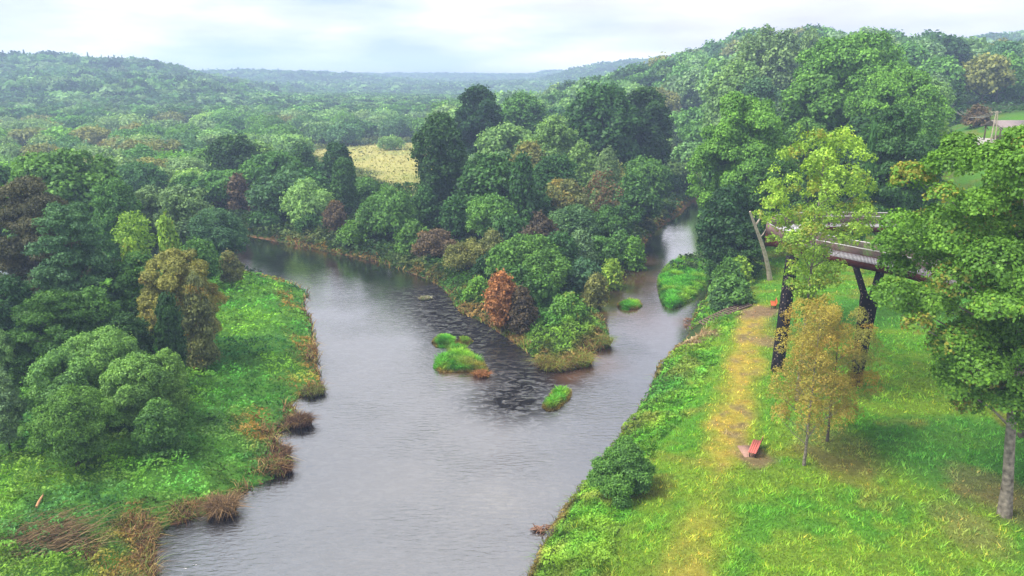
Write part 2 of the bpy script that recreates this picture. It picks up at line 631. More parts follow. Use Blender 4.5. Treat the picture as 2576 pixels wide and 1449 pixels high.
def terrain_material():
    m, t, o = new_mat('ground')
    a = N(t, 'ShaderNodeAttribute', attribute_name='Col')
    tc = t.nodes.new('ShaderNodeTexCoord')
    n = N(t, 'ShaderNodeTexNoise', i_Scale=2.2, i_Detail=8.0, i_Roughness=0.7)
    L(t, tc.outputs['Object'], n.inputs['Vector'])
    v = ramp(t, n.outputs[0], [(0.3, 0.55), (0.7, 1.25)])
    c = mixc(t, 1.0, a.outputs['Color'], v, 'MULTIPLY')
    p = N(t, 'ShaderNodeBsdfPrincipled', i_Roughness=0.95)
    p.inputs['Specular IOR Level'].default_value = 0.05
    b = N(t, 'ShaderNodeBump', i_Strength=0.7, i_Distance=0.15)
    L(t, n.outputs[0], b.inputs['Height'])
    L(t, b.outputs[0], p.inputs['Normal'])
    L(t, c, p.inputs['Base Color'])
    L(t, p.outputs[0], o.inputs[0])
    return m


GU = u_right(GX, GY)
gr = np.hypot(GX, GY)
lawn_w = sst(1.0, 3.0, GU) * (1 - sst(125, 150, GY)) * sst(0, 0.6, GSD)
lawn_w = np.maximum(lawn_w, sst(70, 85, GX) * (1 - sst(215, 260, gr)) * sst(80, 95, GY))
dark = np.array([0.035, 0.060, 0.018])
lush = np.array([0.085, 0.210, 0.030])
lw_ = ((GU < -6) & (GX < np.interp(GY, [30, 66, 80, 103, 112], [-15, -17, -20, -27, -31])) & (GX > -34 - .30 * GY) & (GY < 112))[..., None] * 1.0
col = np.ones(GX.shape + (3,)) * (dark * (1 - lw_) + lush * lw_)
col = col * (0.7 + 0.8 * fbm(GX, GY, 6, 60, 3)[..., None])
col = col * (1 - lawn_w[..., None]) + lawn_color(GX, GY) * 0.55 * lawn_w[..., None]  # lawn ground darkened: shade in the gaps between blades put into its colour
mw = sst(-4, 6, GM + 14 * (fbm(GX, GY, 25, 80, 2) - .5))[..., None]
mn = fbm(GX, GY * 0.5, 16, 70, 4)[..., None]
mead = np.array([0.38, 0.35, 0.12]) * (1 - sst(.5, .75, mn)) + np.array([0.27, 0.29, 0.09]) * sst(.5, .75, mn)
col = col * (1 - mw) + mead * mw
bedm = (GSD < 0.12)[..., None]
shal = [(1585, 700, 8.0), (1560, 770, 6.0), (1584, 792, 3.5), (1450, 925, 2.5), (1500, 905, 3.0), (1435, 945, 1.8), (1600, 660, 4.0), (1730, 815, 2.0), (1195, 945, 1.2), (1140, 940, 1.2)]
col = np.where(bedm, np.array([0.16, 0.085, 0.045]), col)
idx = np.arange(NT * NR).reshape(NT, NR)
faces = np.stack([idx[:-1, :-1], idx[:-1, 1:], idx[1:, 1:], idx[1:, :-1]], -1).reshape(-1, 4)[:, ::-1]
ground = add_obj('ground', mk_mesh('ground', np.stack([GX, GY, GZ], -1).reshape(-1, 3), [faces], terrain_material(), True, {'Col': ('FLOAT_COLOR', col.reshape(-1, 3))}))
tag(ground, kind='structure')


# water -------------------------------------------------------------
def water_material():
    m, t, o = new_mat('river_water')
    tc = t.nodes.new('ShaderNodeTexCoord')
    ch = N(t, 'ShaderNodeAttribute', attribute_name='chop')
    sh = N(t, 'ShaderNodeAttribute', attribute_name='shallow')
    # fine wind ripples, stretched across the stream
    mp = t.nodes.new('ShaderNodeMapping')
    mp.inputs['Scale'].default_value = (0.85, 2.3, 1.0)
    mp.inputs['Rotation'].default_value = (0, 0, 0.18)
    L(t, tc.outputs['Object'], mp.inputs[0])
    a = N(t, 'ShaderNodeTexNoise', i_Scale=1.35, i_Detail=4.0, i_Roughness=0.6, i_Distortion=0.6)
    L(t, mp.outputs[0], a.inputs['Vector'])
    mp2 = t.nodes.new('ShaderNodeMapping')
    mp2.inputs['Scale'].default_value = (0.7, 1.2, 1.0)
    mp2.inputs['Rotation'].default_value = (0, 0, -0.7)
    L(t, tc.outputs['Object'], mp2.inputs[0])
    b = N(t, 'ShaderNodeTexNoise', i_Scale=1.2, i_Detail=5.0, i_Roughness=0.62, i_Distortion=1.2)
    L(t, mp2.outputs[0], b.inputs['Vector'])
    big = N(t, 'ShaderNodeTexNoise', i_Scale=0.09, i_Detail=2.0)
    L(t, tc.outputs['Object'], big.inputs['Vector'])
    calm = ramp(t, big.outputs[0], [(0.38, 0.25), (0.62, 1.0)])
    sp_ = t.nodes.new('ShaderNodeSeparateXYZ')
    L(t, tc.outputs['Object'], sp_.inputs[0])
    mr = N(t, 'ShaderNodeMapRange', n1=55.0, n2=125.0, n3=1.0, n4=0.22)
    L(t, sp_.outputs[1], mr.inputs[0])
    calm = mathn(t, 'MULTIPLY', calm, mr.outputs[0])
    hgt = mathn(t, 'ADD', mathn(t, 'MULTIPLY', a.outputs[0], mathn(t, 'MULTIPLY', calm, 0.07)),
                mathn(t, 'MULTIPLY', b.outputs[0], mathn(t, 'MULTIPLY', mathn(t, 'MULTIPLY', ch.outputs['Fac'], mr.outputs[0]), 0.20)))
    bp = N(t, 'ShaderNodeBump', i_Strength=1.0, i_Distance=1.0)
    L(t, hgt, bp.inputs['Height'])
    g = N(t, 'ShaderNodeBsdfGlossy', i_Roughness=0.06)
    g.inputs['Color'].default_value = (1.0, 0.965, 0.90, 1)
    L(t, bp.outputs[0], g.inputs['Normal'])
    d = N(t, 'ShaderNodeBsdfDiffuse')
    dc = mixc(t, sh.outputs['Fac'], (0.013, 0.012, 0.012), (0.15, 0.075, 0.036))
    L(t, dc, d.inputs[0])
    fr = N(t, 'ShaderNodeFresnel', i_IOR=1.5)
    L(t, bp.outputs[0], fr.inputs['Normal'])
    f = mathn(t, 'ADD', 0.33, mathn(t, 'MULTIPLY', fr.outputs[0], 1.25), True)
    f = mathn(t, 'MULTIPLY', f, mathn(t, 'SUBTRACT', 1.0, mathn(t, 'MULTIPLY', sh.outputs['Fac'], 0.55)))
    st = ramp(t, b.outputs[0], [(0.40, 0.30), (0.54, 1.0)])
    f = mathn(t, 'MULTIPLY', f, mathn(t, 'SUBTRACT', 1.0, mathn(t, 'MULTIPLY', mathn(t, 'MULTIPLY', st, 1.0), mathn(t, 'POWER', ch.outputs['Fac'], 0.8)), True))  # mask dims the mirror here, painting dark tree reflections into the riffle
    mx = t.nodes.new('ShaderNodeMixShader')
    L(t, f, mx.inputs[0])
    L(t, d.outputs[0], mx.inputs[1])
    L(t, g.outputs[0], mx.inputs[2])
    L(t, mx.outputs[0], o.inputs[0])
    return m


wr = np.where(np.exp(lr) < 420)[0]
WX, WY, WS = GX[:, wr], GY[:, wr], GSD[:, wr]
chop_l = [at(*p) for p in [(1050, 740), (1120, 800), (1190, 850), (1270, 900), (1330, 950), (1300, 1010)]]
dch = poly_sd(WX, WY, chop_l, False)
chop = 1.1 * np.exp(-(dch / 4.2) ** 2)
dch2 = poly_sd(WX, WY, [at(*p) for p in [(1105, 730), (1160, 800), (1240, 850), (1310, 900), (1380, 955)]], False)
chop = np.maximum(chop, 1.3 * np.exp(-(dch2 / 3.6) ** 2))  # band added along the bank to paint in the trees' dark reflection
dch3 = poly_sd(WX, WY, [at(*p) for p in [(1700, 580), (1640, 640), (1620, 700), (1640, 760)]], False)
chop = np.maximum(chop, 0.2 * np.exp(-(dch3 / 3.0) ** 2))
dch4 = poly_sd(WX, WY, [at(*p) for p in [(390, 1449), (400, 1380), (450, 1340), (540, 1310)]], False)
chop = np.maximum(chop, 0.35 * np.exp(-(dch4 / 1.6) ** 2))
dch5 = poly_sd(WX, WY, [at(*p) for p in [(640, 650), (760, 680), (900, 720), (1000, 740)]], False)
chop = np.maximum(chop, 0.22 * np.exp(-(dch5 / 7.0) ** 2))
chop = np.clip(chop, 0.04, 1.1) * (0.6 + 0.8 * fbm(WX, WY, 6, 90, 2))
shallow = np.zeros(WX.shape)
for px, py, r in shal:
    sx, sy = at(px, py)
    shallow = np.maximum(shallow, np.exp(-((WX - sx) / r) ** 2 - ((WY - sy) / (r * 1.6)) ** 2))
shallow = np.clip(shallow * (0.5 + fbm(WX, WY, 3, 95, 3)), 0, 1) * 0.5
wi = np.arange(NT * len(wr)).reshape(NT, len(wr))
wf = np.stack([wi[:-1, :-1], wi[:-1, 1:], wi[1:, 1:], wi[1:, :-1]], -1).reshape(-1, 4)[:, ::-1]
# keep only faces near the water
keep = (WS.reshape(-1)[wf] < 3.0).any(1)
wf = wf[keep]
used, inv = np.unique(wf, return_inverse=True)
WV = np.stack([WX, WY, np.zeros(WX.shape)], -1).reshape(-1, 3)[used]
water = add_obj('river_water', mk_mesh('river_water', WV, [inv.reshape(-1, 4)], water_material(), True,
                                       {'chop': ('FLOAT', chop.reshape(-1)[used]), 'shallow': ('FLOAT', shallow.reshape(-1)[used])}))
tag(water, kind='structure')


# ------------------------------------------------------------------ foliage cards
def rand_unit(rng, n):
    v = rng.normal(size=(n, 3))
    return v / (np.linalg.norm(v, axis=1)[:, None] + 1e-9)


def cards(P, Nm, size, asp, rng, down=0.0):
    """one folded diamond-shaped leaf (two triangles in a quad) per point"""
    n = len(P)
    Nm = Nm / (np.linalg.norm(Nm, axis=1)[:, None] + 1e-9)
    r = rand_unit(rng, n)
    if down:
        r = r * (1 - down) + np.array([0, 0, -1.0]) * down
    a = np.cross(Nm, r)
    a /= np.linalg.norm(a, axis=1)[:, None] + 1e-9
    b = np.cross(Nm, a)
    s = np.asarray(size).reshape(-1, 1)
    l = s * 0.62
    w = s * 0.62 * asp
    V = np.stack([P - b * l, P + a * w + Nm * s * 0.10, P + b * l, P - a * w + Nm * s * 0.10], 1).reshape(-1, 3)
    return V, np.arange(n * 4).reshape(-1, 4)


def n3(p, seed):
    r = np.random.default_rng(seed)
    s = 0
    for k in range(5):
        d = r.normal(size=3)
        d /= np.linalg.norm(d)
        f = 2.5 * 1.5 ** k
        s = s + np.sin(p @ d * f + r.random() * 6.28) / (1.25 ** k)
    return s / 3.4


def prof_round(t):
    return np.clip(1 - np.abs((t - .45) / .58) ** 2.5, 0.05, 1) ** .5


def prof_oak(t):
    return np.clip(1 - np.abs((t - .42) / .61) ** 2.7, 0.05, 1) ** .5


def prof_dome(t):
    return np.clip(1 - t ** 2.8, 0.08, 1) ** 0.5


def prof_narrow(t):
    return np.clip(1 - np.abs((t - .42) / .63) ** 3.2, 0.06, 1) ** .5


def prof_thin(t):
    return np.clip(np.where(t < .5, .16 + 1.45 * t, (1 - np.abs((t - .5) / .62) ** 2.0) ** .8), .1, 1)


def prof_maple(t):
    return np.clip(np.where(t < .5, .42 + 1.1 * t, (1 - np.abs((t - .5) / .60) ** 2.4) ** .5), .1, 1)


def prof_cone(t):
    return np.clip(1.02 - t, 0.05, 1)


KINDS = {
    # A height/radius, zb crown base, lobes n, lobe radius r, flat, cover, asp, tr trunk radius
    'oak': dict(A=2.3, zb=.50, n=66, r=.235, flat=.85, prof=prof_oak, cover=1.15, asp=.75, tr=.055),
    'round': dict(A=2.0, zb=.35, n=46, r=.27, flat=.9, prof=prof_round, cover=1.15, asp=.6, tr=.05),
    'willow': dict(A=1.55, zb=.12, n=15, r=.42, flat=1.0, prof=prof_dome, cover=1.5, asp=.42, tr=.05),
    'shrub': dict(A=1.05, zb=.05, n=22, r=.30, flat=.85, prof=prof_dome, cover=1.3, asp=.6, tr=.03),
    'low_herb': dict(A=.7, zb=.02, n=22, r=.26, flat=.8, prof=prof_dome, cover=1.1, asp=.5, tr=.01),
    'narrow': dict(A=4.2, zb=.35, n=46, r=.40, flat=1.0, prof=prof_narrow, cover=1.1, asp=.7, tr=.07),
    'poplar': dict(A=3.2, zb=.55, n=46, r=.25, flat=1.35, prof=prof_narrow, cover=.85, asp=.7, tr=.05),
    'maple': dict(A=2.9, zb=.85, n=140, r=.16, flat=.74, prof=prof_maple, cover=.72, asp=.8, tr=.038),
    'layered': dict(A=2.1, zb=.3, n=64, r=.24, flat=.42, prof=prof_oak, cover=1.0, asp=.6, tr=.05),
    'thin': dict(A=3.5, zb=1.15, n=120, r=.15, flat=.75, prof=prof_thin, cover=.42, asp=.6, tr=.034),
    'birch': dict(A=3.9, zb=.75, n=70, r=.24, flat=1.15, prof=prof_narrow, cover=.18, asp=.6, tr=.03),
    'bare': dict(A=1.9, zb=.3, n=34, r=.22, flat=1.0, prof=prof_round, cover=.25, asp=.4, tr=.03),
    'spruce': dict(A=4.0, zb=.2, n=0, r=0, flat=0, prof=prof_cone, cover=0, asp=.35, tr=.05),
}
LEVELS = [(180, .016), (110, .022), (60, .034), (38, .048), (22, .075), (12, .12), (6, .20), (0, .32)]
_crowns = {}
shift = {'maple_left': (-0.22, 0.0)}


ASP = [0.7, 1.05, 1.45, 1.9, 2.4, 3.0, 3.7, 4.6]
_ckinds = {}


def K_of(kind, A):
    """the kind's recipe at the wanted height / radius ratio, lobes kept round"""
    K = dict(KINDS[kind])
    q = A / K['A']
    K['A'] = A
    K['zb'] *= q ** .8
    K['n'] = max(7, int(K['n'] * q ** .85))
    return K


def lobes_of(kind, var, A):
    K = K_of(kind, A)
    rng = np.random.default_rng(sum(map(ord, kind)) * 7 + var * 101)
    n = K['n']
    lob = []
    t = (np.arange(n) + 0.5 + rng.uniform(-.3, .3, n)) / n
    for i in range(n):
        R = float(K['prof'](np.array(t[i])))
        r = K['r'] * rng.uniform(.6, 1.45) * (0.55 + 0.45 * R)
        inner = rng.random() < 0.22
        spur = rng.random() < .14 and n > 12
        rad = max(R * rng.uniform(.80, 1.08) - r, 0) * (rng.uniform(.1, .6) if inner else 1)
        a = i * 2.39996 + rng.uniform(-.5, .5)
        z = K['zb'] + r * K['flat'] * .7 + (K['A'] - K['zb'] - 1.6 * r * K['flat']) * t[i] + rng.uniform(-.05, .05)
        if spur:
            rad, r, z = (rad + r * .55), r * .7, z + r * .35
        lob.append((rad * math.cos(a), rad * math.sin(a), z, r, r * K['flat']))
    return np.array(lob), rng


def crown_arrays(kind, var, s, A=None):
    A0 = A or KINDS[kind]['A']
    K = K_of(kind, A0)
    if kind == 'spruce':
        rng = np.random.default_rng(9 + var)
        P, Nn, tint = [], [], []
        z = .25
        while z < K['A'] - .08:
            R = (1.0 - (z - .2) / (K['A'] - .15)) * rng.uniform(.85, 1.1)
            nb = max(5, int(11 * (R + .25)))
            for k in range(nb):
                a = k / nb * 6.283 + rng.uniform(-.3, .3) + z * 7
                m = max(2, int(R / s * 1.1))
                u = (np.arange(m) + rng.random(m)) / m
                rr = R * rng.uniform(.8, 1.1)
                w = rng.normal(0, 1, m) * .10 * (1.1 - u) * max(rr, .2)
                x = np.cos(a) * u * rr - np.sin(a) * w
                y = np.sin(a) * u * rr + np.cos(a) * w
                zz = z - .22 * rr * u ** 1.3 + .1 * rr * u ** 3 + rng.normal(0, .012, m)
                P.append(np.stack([x, y, zz], 1))
                Nn.append(np.stack([np.cos(a) * .5 + rng.normal(0, .4, m), np.sin(a) * .5 + rng.normal(0, .4, m), np.full(m, .8)], 1))
                tint.append(np.full(m, rng.uniform(.2, .8)) * (0.7 + .3 * u))
            z += .085 + .05 * R
        P, Nn, tint = np.concatenate(P), np.concatenate(Nn), np.concatenate(tint)
        size = s * 1.5 * rng.uniform(.7, 1.3, len(P))
        V, Fc = cards(P, Nn, size, .5, rng)
        return V, Fc, np.repeat(np.clip(tint, 0, 1), 4), np.repeat(rng.random(len(P)), 4)
    lob, rng = lobes_of(kind, var, A0)
    Ps, Ns, Ts, As = [], [], [], []
    per = 5
    for i, (cx, cy, cz, r, rz) in enumerate(lob):
        area = 4 * math.pi * r * (r + rz) / 2
        nc = max(3, int(K['cover'] * area / (s * s * .42) / per * 1.25))
        d = rand_unit(rng, nc)
        d[:, 2] = np.where(d[:, 2] < -.35, -d[:, 2], d[:, 2])
        bump = 1 + .30 * n3(d * 1.9 + i, i + var * 50)
        rad = bump * (1 - np.abs(rng.normal(0, .17, nc)))
        c = np.array([cx, cy, cz]) + d * np.stack([r * rad, r * rad, rz * rad], 1)
        lt = rng.uniform(-.16, .16)
        ac = rng.random()
        ct = np.clip(.5 + lt + rng.normal(0, .17, nc), 0, 1)
        cp = np.repeat(c, per, 0) + rng.normal(0, s * .75, (nc * per, 3))
        Ps.append(cp)
        Ns.append(np.repeat(d, per, 0) * .9 + rng.normal(0, .55, (nc * per, 3)) + np.array([0, 0, .35]))
        Ts.append(np.clip(np.repeat(ct, per) + rng.normal(0, .10, nc * per), 0, 1))
        As.append(np.clip(np.full(nc * per, ac) + np.repeat(rng.normal(0, .12, nc), per), 0, 1))
    P, Nn, T, A = map(np.concatenate, (Ps, Ns, Ts, As))
    ins = np.zeros(len(P), bool)
    for (cx, cy, cz, r, rz) in lob:
        q = ((P[:, 0] - cx) / r) ** 2 + ((P[:, 1] - cy) / r) ** 2 + ((P[:, 2] - cz) / max(rz, .01)) ** 2
        ins |= q < .52
    keep = ~ins | (rng.random(len(P)) < .10)
    keep &= P[:, 2] > 0.02
    P, Nn, T, A = P[keep], Nn[keep], T[keep], A[keep]
    size = s * rng.uniform(.7, 1.45, len(P))
    V, Fc = cards(P, Nn, size, K['asp'], rng)
    return V, Fc, np.repeat(T, 4), np.repeat(A, 4)


def crown_mesh(kind, var, lev, A):
    key = (kind, var, lev, A)
    if key not in _crowns:
        V, Fc, T, A = crown_arrays(kind, var, LEVELS[lev][1], A)
        _crowns[key] = mk_mesh(kind + '_crown', V, [Fc], M_leaf, False, {'tint': ('FLOAT', T), 'accent': ('FLOAT', A)})
    return _crowns[key]


_trunks = {}


def trunk_mb(kind, var, thick=1.0, fine=False, A=None):
    K = K_of(kind, A)
    rng = np.random.default_rng(var * 31 + 5)
    mb = MB()
    A = K['A']
    tr = K['tr'] * thick
    top = A * (.93 if kind != 'spruce' else .99)
    zz = np.linspace(-.06, top, 9)
    wob = np.cumsum(rng.normal(0, .008, (9, 2)), 0)
    wob -= wob[0]
    pts = np.column_stack([wob, zz])
    rad = tr * np.array([1.5, 1.0, .9, .78, .64, .5, .36, .22, .08])
    mb.tube(pts, rad, 8)
    if kind != 'spruce':
        lob, _ = lobes_of(kind, var, A)
        m = min(len(lob), 40 if fine else 12)
        pick = rng.choice(len(lob), m, replace=False)
        for j in pick:
            cx, cy, cz, r, rz = lob[j]
            z0 = max(K['zb'] * .7, cz - .45 * math.hypot(cx, cy) - .18)
            z0 = min(z0, top * .9)
            bx = np.interp(z0, zz, pts[:, 0])
            by = np.interp(z0, zz, pts[:, 1])
            p0 = np.array([bx, by, z0])
            p3 = np.array([cx, cy, cz])
            p1 = p0 + (p3 - p0) * .45 + np.array([0, 0, -.02]) + rng.normal(0, .02, 3)
            r0 = np.interp(z0, zz, rad) * (.34 if fine else .5)
            mb.tube([p0, p1, p3, p3 + (p3 - p1) * .3], [r0, r0 * .7, r0 * .35, r0 * .1], 5, cap=False)
            if fine:
                for q in range(3):
                    e = p3 + rand_unit(rng, 1)[0] * r * .8
                    mb.tube([p3, (p3 + e) / 2 + rng.normal(0, .01, 3), e], [r0 * .3, r0 * .18, r0 * .05], 4, cap=False)
    return mb


def trunk_mesh(kind, var, mat, thick=1.0, fine=False, A=None):
    key = (kind, var, mat.name, thick, fine, A)
    if key not in _trunks:
        _trunks[key] = trunk_mb(kind, var, thick, fine, A).mesh(kind + '_trunk', mat, True)
    return _trunks[key]


COL = {
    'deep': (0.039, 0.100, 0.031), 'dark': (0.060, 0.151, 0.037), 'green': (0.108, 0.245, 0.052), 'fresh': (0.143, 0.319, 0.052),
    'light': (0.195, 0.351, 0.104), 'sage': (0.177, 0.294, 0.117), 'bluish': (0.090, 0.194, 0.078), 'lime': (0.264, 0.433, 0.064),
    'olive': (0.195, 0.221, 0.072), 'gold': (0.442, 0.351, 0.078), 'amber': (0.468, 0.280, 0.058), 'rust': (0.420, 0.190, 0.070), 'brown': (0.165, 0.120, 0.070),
    'maroon': (0.100, 0.078, 0.048),
}
WILLOWISH = ('willow',)
NAMES = {'oak': ('broadleaf_tree', 'tree'), 'round': ('round_tree', 'tree'), 'willow': ('willow_tree', 'willow'), 'shrub': ('riverside_shrub', 'shrub'), 'low_herb': ('herb_thicket', 'bush'),
         'narrow': ('narrow_tree', 'tree'), 'poplar': ('aspen_tree', 'tree'), 'maple': ('maple_tree', 'maple'), 'layered': ('chestnut_tree', 'tree'), 'thin': ('slender_tree', 'tree'),
         'birch': ('birch_tree', 'birch'), 'bare': ('withered_tree', 'tree'), 'spruce': ('spruce_tree', 'spruce')}
tree_log = []
tree_xy = []


def plant(kind, x, y, h, w, colr, label, group=None, R=20.0, accent=0.0, var=None, rot=None, bark=None, rng=random, thick=1.0, fine=False, lean=(0, 0), name=None, lev_bias=0):
    K = KINDS[kind]
    z = gz(x, y)
    var = rng.randrange(3) if var is None else var
    lev = next(i for i, (r, s) in enumerate(LEVELS) if R >= r)
    lev = max(0, min(len(LEVELS) - 1, lev + lev_bias))
    A = min(ASP, key=lambda q: abs(math.log(q / (h / (w / 2))))) if kind != 'spruce' else K['A']
    sc = (w / 2, w / 2, h / A)
    rz = rng.uniform(0, 6.28) if rot is None else rot
    c = COL[colr] if isinstance(colr, str) else colr
    color = (*c, accent)
    nm, cat = NAMES[kind]
    nm = name or nm
    if 'willow' in label and kind != 'willow':
        nm, cat = name or 'willow_tree', 'willow'
    if R < 9:
        o = add_obj(nm, crown_mesh(kind, var, lev, A), None, (x, y, z - .1), (lean[0], lean[1], rz), sc, color)
        tag(o, label, cat, group)
    else:
        o = thing(nm, label, cat, (x, y, z - .1), 0.0, group)
        o.rotation_euler = (Matrix.Rotation(lean[1], 3, 'Y') @ Matrix.Rotation(rz, 3, 'Z')).to_euler()
        add_obj('crown', crown_mesh(kind, var, lev, A), o, scale=sc, color=color)
        add_obj('trunk', trunk_mesh(kind, var, bark or M_bark, thick, fine, A), o, scale=sc)
    tree_xy.append((x, y, w / 2))
    return o


def put(px, ytop, wpx, d, kind, colr, label, accent=0.0, **kw):
    """tree whose crown top is seen at (px, ytop), crown width wpx, standing d metres ahead"""
    dx, dy, dz = ray(px, ytop)
    ztop = H0 + dz / dy * d
    x = (px - 1288) / F * (d * cP + (H0 - ztop * .6) * sP)
    for _ in range(3):
        g = gz(x, d)
        zm = (ztop + g) / 2
        depth = d * cP + (H0 - zm) * sP
        x = (px - 1288) / F * depth
    w = wpx / F * depth
    h = ztop - g + .1
    if h < 0.3 * w:
        tree_log.append(('LOW', label, round(h, 1), round(w, 1)))
        h = 0.45 * w
    if h > 30 or h > 5 * w:
        tree_log.append(('TALL', label, round(h, 1), round(w, 1), round(g, 1)))
    return plant(kind, x, d, h, w, colr, label, R=wpx / 2 / 2.516, accent=accent, **kw)


